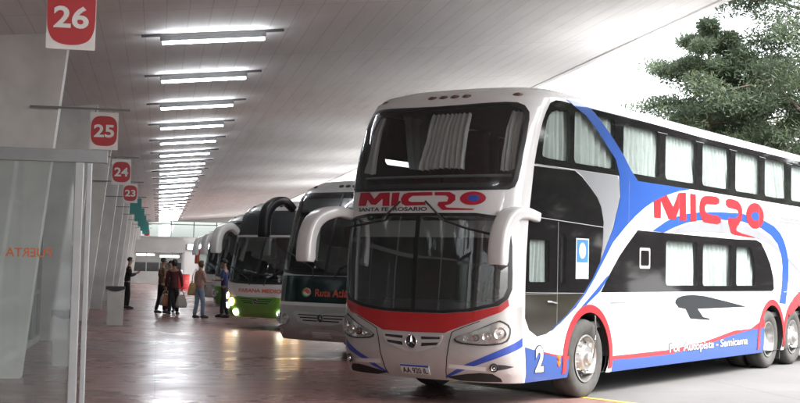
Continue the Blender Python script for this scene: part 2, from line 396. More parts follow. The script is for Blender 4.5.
bm = bmesh.new()
vs = [bm.verts.new(p) for p in ((-400, -400, 0), (600, -400, 0), (600, 900, 0), (-400, 900, 0))]; bm.faces.new(vs)
ground = tag(obj('ground', bm, M['yard']), kind='structure'); ground.rotation_euler = (0, 0, LANE)
TOOTH = [(6.75, 14.5), (3.25, 20.4)]
outline = [(-7, -30), (9, -30)]
for k in range(-4, 12):
    for (u, v) in TOOTH:
        vv = v + BAY * k
        if -28 < vv < 113: outline.append((u, vv))
outline += [(6, 114), (-7, 114)]
bm = bmesh.new(); _pv = [bm.verts.new((u, v, .004)) for u, v in outline]
for t in tessellate_polygon([[Vector((u, v, 0)) for u, v in outline]]): bm.faces.new([_pv[i] for i in t])
platform = tag(obj('platform_floor', bm, M['floor']), kind='structure'); platform.rotation_euler = (0, 0, LANE)
for k in range(-1, 5):
    (u0, v0), (u1, v1) = TOOTH; v0 += BAY * k; v1 += BAY * k
    d = Vector((u1 - u0, v1 - v0)).normalized(); n = Vector((d.y, -d.x)) * -1
    bm = bmesh.new(); a = Vector((u0, v0)) + n * .02; c = Vector((u1, v1)) + n * .02; w = n * .11
    z = .008
    bm.faces.new([bm.verts.new((p.x, p.y, z)) for p in (a, c, c + w, a + w)])
    p2 = Vector((TOOTH[0][0], TOOTH[0][1] + BAY * (k + 1)))
    o = tag(obj('bay_marking', bm, M['yellow']), kind='structure'); o.rotation_euler = (0, 0, LANE)

SLOPE = .098                                   # the soffit climbs towards the outer edge
def soffit(u): return CEIL + SLOPE * (u - .74)
bm = bmesh.new(); prism(bm, [(-7.2, soffit(-7.2)), (8.25, soffit(8.25)), (8.25, soffit(8.25) + .26), (-7.2, soffit(-7.2) + .4)], 'y', -30, 114)
prism(bm, [(8.25, soffit(8.25) - .03), (8.40, soffit(8.40) - .03), (8.40, soffit(8.4) + .34), (8.25, soffit(8.25) + .34)], 'y', -30, 114)
canopy = tag(obj('canopy_roof', bm, M['ceiling']), 'long flat concrete canopy roof with board-marked underside over the buses', 'canopy'); canopy.rotation_euler = (0, 0, LANE)

# fluorescent lights in one row along the platform
bm = bmesh.new(); box(bm, -1.05, 1.05, -.022, .022, .012, .05, 0, .006)
batten = obj('batten', bm, M['fixture'])
bm = bmesh.new(); box(bm, -.78, .78, -.018, .018, -.058, .012, 0, .005); housing = obj('housing', bm, M['fixture'])
bm = bmesh.new(); tube(bm, [(-.75, 0, -.085), (.75, 0, -.085)], .021, 10); lamp = obj('lamp_tube', bm, M['tube'], smooth=False)
lname = ['nearest'] + ORD[1:]
NL = 22
for i in [0] + [-2, -3, -4, -5] + list(range(1, NL)):
    r = empty('fluorescent_light', group='fluorescent lights under the canopy')
    if i == 0: lab = 'largest and nearest glowing fluorescent tube under the canopy'
    elif i < 0: lab = 'glowing fluorescent tube above or behind the viewer, outside the picture'
    elif i == NL - 1: lab = 'farthest and smallest glowing fluorescent tube under the canopy'
    else: lab = '%s glowing fluorescent tube from the near end of the canopy row' % ORD[i]
    tag(r, lab, 'ceiling light'); at_lane(r, .70, 19.05 + 4.2 * i, CEIL - .056); r.rotation_euler = (0, -math.atan(SLOPE), LANE)
    for part in (batten, housing, lamp):
        c = part if i == 0 else part.copy()
        if i: COL.objects.link(c)
        c.parent = r

# tapering pillars along the hall front
bm = bmesh.new(); prism(bm, [(-.55, 0), (.05, 0), (.59, CEIL + .05), (-.55, CEIL + .05)], 'y', 0, .38)
for f in bm.faces:
    c = f.calc_center_median()
    f.material_index = 0
pil0 = obj('pillar', bm, [M['concrete'], M['concrete_edge']])
for k in range(-2, 11):
    p = pil0 if k == -2 else pil0.copy()
    if k > -2: COL.objects.link(p)
    at_lane(p, -1.90, PV0 + BAY * k)
    if k < 0: lab = 'grey leaning concrete pillar behind or beside the viewer, next to the glass door'
    elif k == 0: lab = 'largest grey tapering pillar with dark stains, seen through the glass door'
    elif k == 10: lab = 'farthest grey tapering pillar along the hall front'
    else: lab = '%s grey tapering pillar along the hall front, counted from the glass door' % ORD[k]
    if k == -1: lab = 'grey tapering pillar carrying the sign 26, at the left edge'
    tag(p, lab, 'pillar', 'tapering pillars along the hall front'); p.name = 'pillar'

# glazed hall front between the pillars
def facade(v0, v1, label):
    r = empty('glazed_facade'); at_lane(r, -2.38, v0); tag(r, label, 'glazed wall', 'glazed hall front between the pillars')
    L = v1 - v0
    bm = bmesh.new(); box(bm, -.05, .05, 0, L, 0, .12); obj('sill', bm, M['wall'], r)
    bm = bmesh.new(); box(bm, -.06, .06, 0, L, 3.7, CEIL - .2); obj('spandrel', bm, M['wall'], r)
    n = 5
    bm = bmesh.new()
    for i in range(n + 1):
        y = .04 + (L - .08) * i / n; box(bm, -.045, .045, y - .03, y + .03, .12, 3.7)
    for i in range(n):
        ya = .04 + (L - .08) * i / n + .03; yb = .04 + (L - .08) * (i + 1) / n - .03
        for z in (1.0, 2.62): box(bm, -.04, .04, ya, yb, z - .035, z + .035)
    obj('frame', bm, M['frame'], r)
    bm = bmesh.new(); box(bm, -.006, .006, .01, L - .01, .121, 3.699); obj('pane', bm, M['shop_glass'], r)
for k in range(-2, 10):
    facade(PV0 + BAY * k + .38, PV0 + BAY * (k + 1),
           'glazed hall front behind the glass door' if k == -1 else ('glazed hall front beside the viewer, left of the glass door' if k == -2 else 'grey framed glazed hall front after the %s pillar' % ORD[k]))
bm = bmesh.new(); box(bm, -7.2, -7.0, -30, 114, 0, CEIL - .7)
o = tag(obj('hall_wall', bm, M['wall']), 'plain grey inner wall of the hall behind the glazed front', 'wall'); o.rotation_euler = (0, 0, LANE)

# numbered bay signs on rods
def blob(hw, hz, top_round=True, n=10):
    """Squarish red shape with swollen round sides."""
    out = []
    for k in range(48):
        a = 2 * math.pi * k / 48; c, s = math.cos(a), math.sin(a); e = .62
        out.append((hw * math.copysign(abs(c) ** e, c), hz * math.copysign(abs(s) ** e, s)))
    return out
def sign(number, v, label, teal=False, red=True, full_top=False, zc=3.50, u=-.81):
    r = empty('bay_sign'); at_lane(r, u, v, zc); tag(r, label, 'sign', 'numbered bay signs hung along the platform')
    h = .265; w = .195
    bm = bmesh.new(); prism(bm, rrect(-w, w, -h, h, .008, 2), 'y', -.008, .008); obj('plate', bm, M['sign_teal' if teal else 'sign_white'], r)
    bm = bmesh.new(); box(bm, -1.02, .35, -.014, .014, h + .03, h + .058); box(bm, -.13, -.115, -.006, .006, h - .01, h + .03); box(bm, .115, .13, -.006, .006, h - .01, h + .03)
    obj('hanging_rod', bm, M['fixture'], r)
    if not teal:
        sh = blob(w * .93, h * .80)
        if full_top: sh = [(x * 1.05, z if z < 0 else h * .985) for x, z in sh if z < .0 or abs(x) > .17]
        if full_top: sh = [(-w * .985, h * .98), (-w * .985, -.04), (-w * .93, -.12), (-w * .75, -.19), (-w * .4, -.222), (0, -.23), (w * .4, -.222), (w * .75, -.19), (w * .93, -.12), (w * .985, -.04), (w * .985, h * .98)]
        bm = bmesh.new(); prism(bm, rounded(sh, 2) if full_top else sh, 'y', -.0125, -.0081); obj('red_field', bm, M['sign_red'], r)
    if number:
        t = fit_text(number, -.14, .14, -.092, .092, .026)
        for vtx in t.verts: vtx.co = Vector((vtx.co.x, -.0155, vtx.co.y))
        obj('number', t, M['sign_white'], r)
    return r
sign('26', 10.72, 'large white sign with red field reading 26, cut by the top edge', full_top=True, zc=3.665, u=-.76)
sign('25', PV0 - .1, 'white sign with red rounded field reading 25')
sign('24', PV0 + BAY - .1, 'white sign with red rounded field reading 24')
sign('23', PV0 + 2 * BAY - .1, 'small white sign with red rounded field reading 23')
for k in range(3, 8):
    sign('', PV0 + k * BAY - .1, '%s plain teal sign hanging beyond the sign 23' % ORD[k - 3], teal=True)
sign('', PV0 + 8 * BAY - .1, 'tiny blank red sign at the far end of the row of signs')

# open glass door leaf near the viewer
door = empty('glass_door'); at_lane(door, -2.30, 12.4); tag(door, 'open frosty glass door leaf with aluminium frame and mirrored orange word PUERTA', 'glass door')
bm = bmesh.new(); box(bm, -.5, 1.80, -.03, .03, 2.60, 2.72, 0, .004); obj('top_rail', bm, M['frame'], door)
bm = bmesh.new(); box(bm, 1.505, 1.585, -.035, .035, .02, 2.598, 0, .006); obj('post', bm, M['frame_pale'], door)
bm = bmesh.new(); box(bm, 1.61, 1.66, -.03, .03, .02, 2.598, 0, .006); obj('post', bm, M['frame_pale'], door)
bm = bmesh.new(); box(bm, -.5, 1.50, -.025, .025, .02, .12); obj('bottom_rail', bm, M['frame'], door)
bm = bmesh.new(); box(bm, -.5, 1.50, -.005, .005, .121, 2.599); obj('pane', bm, M['screen_glass'], door)
t = fit_text('PUERTA', .90, 1.315, 1.70, 1.785, .012)
for vtx in t.verts: vtx.co = Vector((.90 + 1.315 - vtx.co.x, -.0075, vtx.co.y))
obj('lettering', t, M['puerta'], door)

# litter bins
def bin_(u, v, label, w=.40, h=.86, dark=True):
    r = empty('litter_bin'); at_lane(r, u, v); r.rotation_euler = (0, 0, LANE); tag(r, label, 'litter bin', 'litter bins along the hall front')
    bm = bmesh.new(); k = .88
    a = [bm.verts.new((sx * w / 2 * k, sy * w / 2 * k, 0)) for sx, sy in ((-1, -1), (1, -1), (1, 1), (-1, 1))]
    b = [bm.verts.new((sx * w / 2, sy * w / 2, h)) for sx, sy in ((-1, -1), (1, -1), (1, 1), (-1, 1))]
    bm.faces.new(a[::-1])
    for i in range(4): bm.faces.new((a[i], a[(i + 1) % 4], b[(i + 1) % 4], b[i]))
    c = [bm.verts.new((v_.co.x * .88, v_.co.y * .88, h)) for v_ in b]; d = [bm.verts.new((v_.co.x * .86, v_.co.y * .86, h - .25)) for v_ in b]
    for i in range(4):
        bm.faces.new((b[i], b[(i + 1) % 4], c[(i + 1) % 4], c[i])); bm.faces.new((c[i], c[(i + 1) % 4], d[(i + 1) % 4], d[i]))
    bm.faces.new(d)
    bmesh.ops.bevel(bm, geom=[e for e in bm.edges if abs(e.verts[0].co.z - e.verts[1].co.z) > .5], offset=.02, segments=2, affect='EDGES')
    obj('bin_body', bm, M['bin'], r)
    bm = bmesh.new()
    n = 24
    for i in range(n):          # the black liner folded over the rim, sagging in front
        t0, t1 = i / n, (i + 1) / n
        def q(t):
            a_ = t * 4; s = int(a_) % 4; f_ = a_ - int(a_); cs = ((-1, -1), (1, -1), (1, 1), (-1, 1)); p0, p1 = cs[s], cs[(s + 1) % 4]
            return Vector(((p0[0] * (1 - f_) + p1[0] * f_) * w / 2, (p0[1] * (1 - f_) + p1[1] * f_) * w / 2, 0)), f_
        (p0, f0), (p1, f1) = q(t0), q(t1 - 1e-6)
        def Z(p, f_): return h - .05 - .07 * math.sin(math.pi * f_)
        bm.faces.new([bm.verts.new(x) for x in ((p0.x * 1.03, p0.y * 1.03, h + .012), (p1.x * 1.03, p1.y * 1.03, h + .012), (p1.x * 1.04, p1.y * 1.04, Z(p1, f1)), (p0.x * 1.04, p0.y * 1.04, Z(p0, f0)))])
        bm.faces.new([bm.verts.new(x) for x in ((p0.x * 1.03, p0.y * 1.03, h + .012), (p1.x * 1.03, p1.y * 1.03, h + .012), (p1.x * .85, p1.y * .85, h - .1), (p0.x * .85, p0.y * .85, h - .1))])
    bmesh.ops.remove_doubles(bm, verts=bm.verts, dist=.001)
    obj('bin_liner', bm, M['black_plastic'], r)
    return r
M['bin'] = mat('off_white_bin', (.50, .50, .48), .5, .15, 4)
bin_(-1.42, 21.0, 'off-white square litter bin with black liner behind the glass door', .38, .86)
bin_(-1.06, 33.9, 'off-white square litter bin beside the man reading his phone', .46, .98)

# far end of the platform
bm = bmesh.new(); box(bm, -7.0, 30, 114.01, 114.3, 0, 3.75); box(bm, 7.06, 30, 114.01, 114.3, 3.75, 6.4); prism(bm, [(-1, 5.095), (7.058, 5.095), (7.058, 6.0), (1.5, 5.3)], 'y', 114.02, 114.3)
end = tag(obj('end_wall', bm, M['wall_white']), 'white wall closing the far end of the platform', 'wall'); end.rotation_euler = (0, 0, LANE)
cl = empty('clerestory_window'); at_lane(cl, 0, 114.1, 3.75); tag(cl, 'long pale clerestory window above the white end wall', 'window')
bm = bmesh.new()
for i in range(8): box(bm, -6.9 + 1.97 * i, -6.82 + 1.97 * i, -.05, .05, 0, 1.34)
box(bm, -6.9, 6.95, -.05, .05, 1.05, 1.12)
obj('frame', bm, M['frame'], cl)
bm = bmesh.new(); box(bm, -6.9, 6.95, .051, .06, 0, 1.34); obj('pane', bm, M['side_glass'], cl)
ks = empty('kiosk'); at_lane(ks, -.4, 96); tag(ks, 'grey kiosk with deep fascia and lit shop window at the far end', 'kiosk')
bm = bmesh.new(); box(bm, -1.6, 2.3, -.6, .0, 2.25, 3.15); obj('fascia', bm, M['wall'], ks)
bm = bmesh.new(); box(bm, -1.6, 2.3, 2.4, 2.5, 0, 2.25); box(bm, -1.6, -1.45, 0, 2.4, 0, 2.25); box(bm, 2.15, 2.3, 0, 2.4, 0, 2.25); box(bm, -1.6, 2.3, 0.002, 2.5, 2.25, 2.4); box(bm, -1.45, 2.15, .0, .12, 0, .85); obj('walls', bm, M['wall'], ks)
bm = bmesh.new(); box(bm, -1.2, .1, .9, 1.0, 2.0, 2.12); box(bm, .45, 1.9, .6, .7, 1.9, 2.05); obj('shop_light', bm, M['glow'], ks)
bm = bmesh.new()
for x in (-1.42, -.5, .45, 1.35, 2.08): box(bm, x, x + .07, .02, .08, .85, 2.25)
for x0, x1 in ((-1.35, -.5), (-.43, .45), (.52, 1.35), (1.42, 2.08)): box(bm, x0, x1, .03, .07, 1.55, 1.6)
obj('frame', bm, M['frame_pale'], ks)
bm = bmesh.new(); box(bm, -1.4, 2.1, 1.6, 1.9, 0, 1.5); obj('counter', bm, M['dark_inside'], ks)
ls = empty('light_strip'); at_lane(ls, 4.6, 108, 2.62); tag(ls, 'bright horizontal light box on the far white wall beside the kiosk', 'light box')
bm = bmesh.new(); box(bm, -2.2, 2.2, .0, .1, 0, .42); obj('lit_panel', bm, M['glow'], ls)
bm = bmesh.new(); box(bm, -2.3, 2.3, .1, .3, -.05, .47); obj('housing', bm, M['frame'], ls)
bm = bmesh.new(); box(bm, 2.0, 7.0, 108.31, 108.5, 0, 3.6); o = obj('partition_wall', bm, M['wall_white']); o.rotation_euler = (0, 0, LANE); tag(o, 'white partition wall right of the far kiosk', 'wall')
pb = empty('panel_door'); at_lane(pb, 4.4, 108.2); tag(pb, 'pale glazed door in the far partition wall', 'door')
bm = bmesh.new(); box(bm, -.9, .9, .0, .06, .02, 2.2); obj('leaf', bm, M['side_glass'], pb)
bm = bmesh.new(); box(bm, -1.0, -.9, -.02, .1, 0, 2.3); box(bm, .9, 1.0, -.02, .1, 0, 2.3); box(bm, -.9, .9, -.02, .1, 2.2, 2.3); obj('frame', bm, M['frame'], pb)
ba = empty('red_drum'); at_lane(ba, 1.44, 77.0); tag(ba, 'red drum with hoops standing on the floor before the far kiosk', 'drum')
bm = bmesh.new(); lathe(bm, [(.0, 0), (.40, 0), (.42, .03), (.42, .28), (.44, .30), (.42, .32), (.42, .57), (.44, .59), (.42, .61), (.42, .86), (.43, .88), (.40, .88), (.39, .83), (0, .83)], (0, 0, 0), 'z', 28); smooth_by_angle(obj('drum_body', bm, mat('drum_red', (.45, .03, .03), .4, .1, 5), ba))
bm = bmesh.new(); lathe(bm, [(0, .83), (.10, .83), (.10, 1.10), (.07, 1.14), (.0, 1.14)], (-.12, 0, 0), 'z', 16); smooth_by_angle(obj('white_canister', bm, M['white_dull'], ba))

# ------------------------------------------------------------------ bus bodies
def lerp_row(rows, v, k):
    if v <= rows[0][0]: return rows[0][k]
    for a, b in zip(rows, rows[1:]):
        if v <= b[0]: return a[k] + (b[k] - a[k]) * (v - a[0]) / (b[0] - a[0])
    return rows[-1][k]
_N = 2.7
_tab = []
def _mk():
    Y, X, Ls = [], [], [0]
    for i in range(801):
        t = i / 800 * math.pi / 2; Y.append(1.3 * math.sin(t) ** (2 / _N)); X.append(.48 * (1 - math.cos(t) ** (2 / _N)))
        if i: Ls.append(Ls[-1] + math.hypot(Y[i] - Y[i - 1], X[i] - X[i - 1]))
    return [(l / Ls[-1], math.sin(i / 800 * math.pi / 2) ** (2 / _N), 1 - max(0, math.cos(i / 800 * math.pi / 2)) ** (2 / _N)) for i, l in enumerate(Ls)]
_tab = _mk()
def _arc(s):
    lo, hi = 0, len(_tab) - 1
    while hi - lo > 1:
        m = (lo + hi) // 2
        if _tab[m][0] <= s: lo = m
        else: hi = m
    a, b = _tab[lo], _tab[hi]; f = (s - a[0]) / max(1e-9, b[0] - a[0])
    return a[1] + (b[1] - a[1]) * f, a[2] + (b[2] - a[2]) * f
class Body:
    """A coach body: s runs round the front from the far (-1) to the near (+1) corner, v climbs the side and rolls over onto the roof."""
    def __init__(self, rows, length, half):
        self.rows, self.L, self.w = rows, length, half
        self.v0, self.v1 = rows[0][0], rows[-1][0]
    def front(self, s, v):
        c, q = _arc(min(1, abs(s))); r = self.rows
        return Vector((lerp_row(r, v, 3) + lerp_row(r, v, 4) * q, self.w - math.copysign(1, s) * lerp_row(r, v, 2) * c, lerp_row(r, v, 1)))
    def near(self, x, v): return Vector((x, self.w - lerp_row(self.rows, v, 2), lerp_row(self.rows, v, 1)))
    def far(self, x, v): return Vector((x, self.w + lerp_row(self.rows, v, 2), lerp_row(self.rows, v, 1)))
    def corner(self, v): return lerp_row(self.rows, v, 3) + lerp_row(self.rows, v, 4)
    def normal(self, fn, a, b):
        e = 2e-3; p = fn(a, b)
        if fn == self.front:
            sa = a - e if a > 0 else a + e
            t1 = (fn(sa, b) - p) * (-1 if a > 0 else 1)
        else: t1 = fn(a + e, b) - p
        t2 = fn(a, b + e) - fn(a, b - e)
        n = t1.cross(t2)
        if n.length < 1e-12: n = Vector((0, 0, 1))
        n.normalize()
        ref = p - Vector((2.2 if fn == self.front else p.x, self.w, 1.9))
        return n if n.dot(ref) > 0 else -n
    def on(self, fn, a, b, off):
        return fn(a, b) + self.normal(fn, a, b) * off
    def frame(self, s, v, off=0.0, fn=None):
        fn = fn or self.front
        n = self.normal(fn, s, v); up = Vector((0, 0, 1)); x = up.cross(n); x.normalize(); y = n.cross(x)
        p = fn(s, v) + n * off
        return Matrix(((x.x, y.x, n.x, p.x), (x.y, y.y, n.y, p.y), (x.z, y.z, n.z, p.z), (0, 0, 0, 1)))
VG = [.26, .4, .6, .9, 1.2, 1.45, 1.7, 2.0, 2.3, 2.5, 2.7, 2.9, 3.1, 3.3, 3.5, 3.61, 3.72, 3.785, 3.85, 3.9, 3.95, 4.0, 4.05, 4.1, 4.15, 4.23]
def flat_mesh(outer, holes=()):
    bm = bmesh.new(); loops = [[Vector((x, y, 0)) for x, y in outer]] + [[Vector((x, y, 0)) for x, y in h] for h in holes]
    vs = [bm.verts.new(p) for l in loops for p in l]
    for t in tessellate_polygon(loops):
        if len(set(t)) == 3:
            try: bm.faces.new([vs[i] for i in t])
            except ValueError: pass
    return bm
def cut(bm, us, vs_):
    for axis, vals in ((0, us), (1, vs_)):
        for c in vals:
            xs = [v.co[axis] for v in bm.verts]
            if min(xs) < c - 1e-5 and max(xs) > c + 1e-5:
                co = Vector((0, 0, 0)); co[axis] = c; no = Vector((0, 0, 0)); no[axis] = 1
                bmesh.ops.bisect_plane(bm, geom=bm.verts[:] + bm.edges[:] + bm.faces[:], dist=1e-6, plane_co=co, plane_no=no)
SG = [i / 24 for i in range(-24, 25)]
def wrap(body, fn, bm, off, skirt=0.0, us=None, vg=None):
    """Lay a flat mesh onto a body surface, `off` metres proud, with a turned-down rim."""
    bmesh.ops.remove_doubles(bm, verts=bm.verts, dist=1e-5)
    if us is None: us = SG if fn == body.front else []
    cut(bm, us, VG if vg is None else vg)
    if skirt:
        rim = [e for e in bm.edges if len(e.link_faces) == 1]
        for e in rim: e.smooth = False
        r = bmesh.ops.extrude_edge_only(bm, edges=rim)
        low = {v for v in r['geom'] if isinstance(v, bmesh.types.BMVert)}
    else: low = set()
    for v in bm.verts:
        a, b = v.co.x, v.co.y; n = body.normal(fn, a, b)
        v.co = fn(a, b) + n * (off - (skirt if v in low else 0))
    for f in bm.faces:
        f.normal_update(); c = f.calc_center_median()
        ref = c - Vector((2.2 if fn == body.front else c.x, body.w, 1.9))
        if f.normal.dot(ref) < 0: f.normal_flip()
        f.smooth = True
    return bm
def patch(body, fn, name, outer, m, parent, off=.004, holes=(), skirt=.003, us=None):
    return obj(name, wrap(body, fn, flat_mesh(outer, holes), off, skirt, us), m, parent, recalc=False)
def mirror_s(half):
    """Full outline from its near half, listed from the centre top round to the centre bottom."""
    inner = [p for p in half if abs(p[0]) > 1e-6]
    return half + [(-a, b) for a, b in inner[::-1]]
def flip(poly): return [(-a, b) for a, b in poly]
def curtain(body, fn, name, quad, m, parent, inset, folds=7, amp=.018, seed=0, nu=44, nv=10, gather=0.0):
    """Hanging cloth behind glass: quad is tl, tr, br, bl in surface coordinates."""
    rd = random.Random(seed); ph = [rd.uniform(0, 6.28) for _ in range(4)]; lean = rd.uniform(-4.5, 4.5)
    bm = bmesh.new(); g = []
    tl, tr, br, bl = quad
    for j in range(nv + 1):
        row = []
        tv = j / nv
        for i in range(nu + 1):
            tu = i / nu
            a0 = tl[0] + (bl[0] - tl[0]) * tv; a1 = tr[0] + (br[0] - tr[0]) * tv
            b0 = tl[1] + (bl[1] - tl[1]) * tv; b1 = tr[1] + (br[1] - tr[1]) * tv
            w = tu + .012 * math.sin(tv * 4 + tu * 9 + ph[0])
            mid = 1 - gather * math.sin(math.pi * min(1, tv * 1.1)) ** 2
            w = .5 + (w - .5) * mid
            ph1 = tu * folds * 6.283 + ph[1] + lean * tv * (1.3 - tu) + .6 * math.sin(tv * 2 + ph[2])
            d = amp * (math.sin(ph1) + .5 * math.sin(ph1 * 1.73 + ph[3] + tv)) * (.55 + .45 * tv)
            sag = .010 * math.sin(tu * 5 + ph[2]) * tv
            a, b = a0 + (a1 - a0) * w, b0 + (b1 - b0) * w + sag
            row.append(bm.verts.new(body.on(fn, a, b, -inset + d)))
        g.append(row)
    for j in range(nv):
        for i in range(nu): bm.faces.new((g[j][i], g[j][i + 1], g[j + 1][i + 1], g[j + 1][i]))
    return obj(name, bm, m, parent, smooth=True)
def lettering(body, fn, name, s, x0, x1, y0, y1, m, parent, off=.006, bold=.02, shear=0.0, flipx=False, spacing=1.0):
    bm = fit_text(s, x0, x1, y0, y1, bold, shear, spacing)
    return obj(name, wrap(body, fn, bm, off, .002), m, parent, recalc=False)
def wheel(parent, x, y, side, r=.52, wd=.30, front=False):
    """side -1: the visible face looks to -y."""
    w = empty('wheel', (x, y, r)); w.parent = parent
    f = side
    bm = bmesh.new()
    lathe(bm, [(.285, f * -.02), (.31, f * -.03), (.36, f * .0), (.43, f * .015), (.475, f * .005), (.505, f * -.02), (.52, f * -.06), (.52, f * -(wd - .05)), (.49, f * -wd), (.30, f * -wd)], (0, 0, 0), 'y', 48)
    smooth_by_angle(obj('tyre', bm, M['tyre'], w), 50)
    bm = bmesh.new()
    if front: prof = [(.30, -.03), (.315, -.005), (.295, .0), (.28, -.04), (.255, -.10), (.20, -.075), (.165, .0), (.155, .012), (.09, .012), (.085, .06), (.07, .075), (0, .08)]
    else: prof = [(.30, -.03), (.315, -.005), (.295, .0), (.28, -.05), (.25, -.17), (.19, -.20), (.15, -.195), (.13, -.10), (.115, -.085), (0, -.08)]
    lathe(bm, [(a, f * b) for a, b in prof], (0, 0, 0), 'y', 40)
    for k in range(10):
        a = 2 * math.pi * (k + .5) / 10
        c = Vector((.235 * math.cos(a), f * (-.088 if front else -.165), .235 * math.sin(a)))
        lathe(bm, [(0, f * .006), (.026, f * .006)], c, 'y', 12, 1)
    rim = smooth_by_angle(obj('rim', bm, [M['rim_metal'], M['black_rubber']], w), 40)
    bm = bmesh.new()
    for k in range(10):
        a = 2 * math.pi * k / 10 + .2; rr = .19 if not front else .185; h = -.06 if front else -.19
        tube(bm, [(rr * math.cos(a), f * (h - .01), rr * math.sin(a)), (rr * math.cos(a), f * (h + .045), rr * math.sin(a))], .015, 8)
    obj('wheel_nut', bm, M['chrome'], rim)
    return w
def mirror(parent, path, name='mirror', m=None, half=(.12, .085), glassed=True):
    pts = [Vector(p) for p in path]
    fine = []
    for i in range(len(pts) - 1):            # Catmull-Rom through the path
        p0, p1, p2, p3 = pts[max(i - 1, 0)], pts[i], pts[i + 1], pts[min(i + 2, len(pts) - 1)]
        for k in range(6):
            t = k / 6; fine.append(.5 * ((2 * p1) + (p2 - p0) * t + (2 * p0 - 5 * p1 + 4 * p2 - p3) * t * t + (3 * p1 - p0 - 3 * p2 + p3) * t ** 3))
    fine.append(pts[-1]); n = len(fine)
    bm = bmesh.new(); rings = []; prev = None; L = [0]
    for i in range(1, n): L.append(L[-1] + (fine[i] - fine[i - 1]).length)
    for i, p in enumerate(fine):
        t = (fine[min(i + 1, n - 1)] - fine[max(i - 1, 0)]).normalized()
        a = Vector((0, 1, 0)); a = (a - t * a.dot(t)).normalized(); b = t.cross(a)
        f = L[i] / L[-1]
        ra = half[0] * (.55 + .45 * min(1, f * 2.2)); rb = half[1] * (.75 + .25 * min(1, f * 2))
        if i == n - 1: ra *= .9; rb *= .85
        ring = []
        for j in range(24):
            an = 2 * math.pi * j / 24; c, s = math.cos(an), math.sin(an)
            ring.append(bm.verts.new(p + a * ra * math.copysign(abs(c) ** .5, c) + b * rb * math.copysign(abs(s) ** .5, s)))
        rings.append(ring)
    for i in range(n - 1):
        for j in range(24): bm.faces.new((rings[i][j], rings[i][(j + 1) % 24], rings[i + 1][(j + 1) % 24], rings[i + 1][j]))
    bm.faces.new(rings[0][::-1]); bm.faces.new(rings[-1])
    o = smooth_by_angle(obj(name, bm, m or M['white'], parent), 40)
    if glassed:
        bm = bmesh.new(); c = fine[-1] + Vector((half[1] * 1.0 + .004, 0, .28)); box(bm, c.x - .004, c.x + .004, c.y - half[0] * .8, c.y + half[0] * .8, c.z - .24, c.z + .2, 0, .002)
        obj('mirror_glass', bm, M['chrome'], o)
    return o
def lamp_bowl(body, parent, s, v, r, off, m, name='lamp', squash=1.0):
    bm = bmesh.new(); lathe(bm, [(r, 0), (r * .96, .012), (r * .85, .008), (r * .5, -.018), (r * .3, -.022), (r * .28, .004), (0, .012)], (0, 0, 0), 'z', 24)
    for v_ in bm.verts: v_.co.x *= squash
    bmesh.ops.transform(bm, matrix=body.frame(s, v, off), verts=bm.verts)
    return smooth_by_angle(obj(name, bm, m, parent), 45)
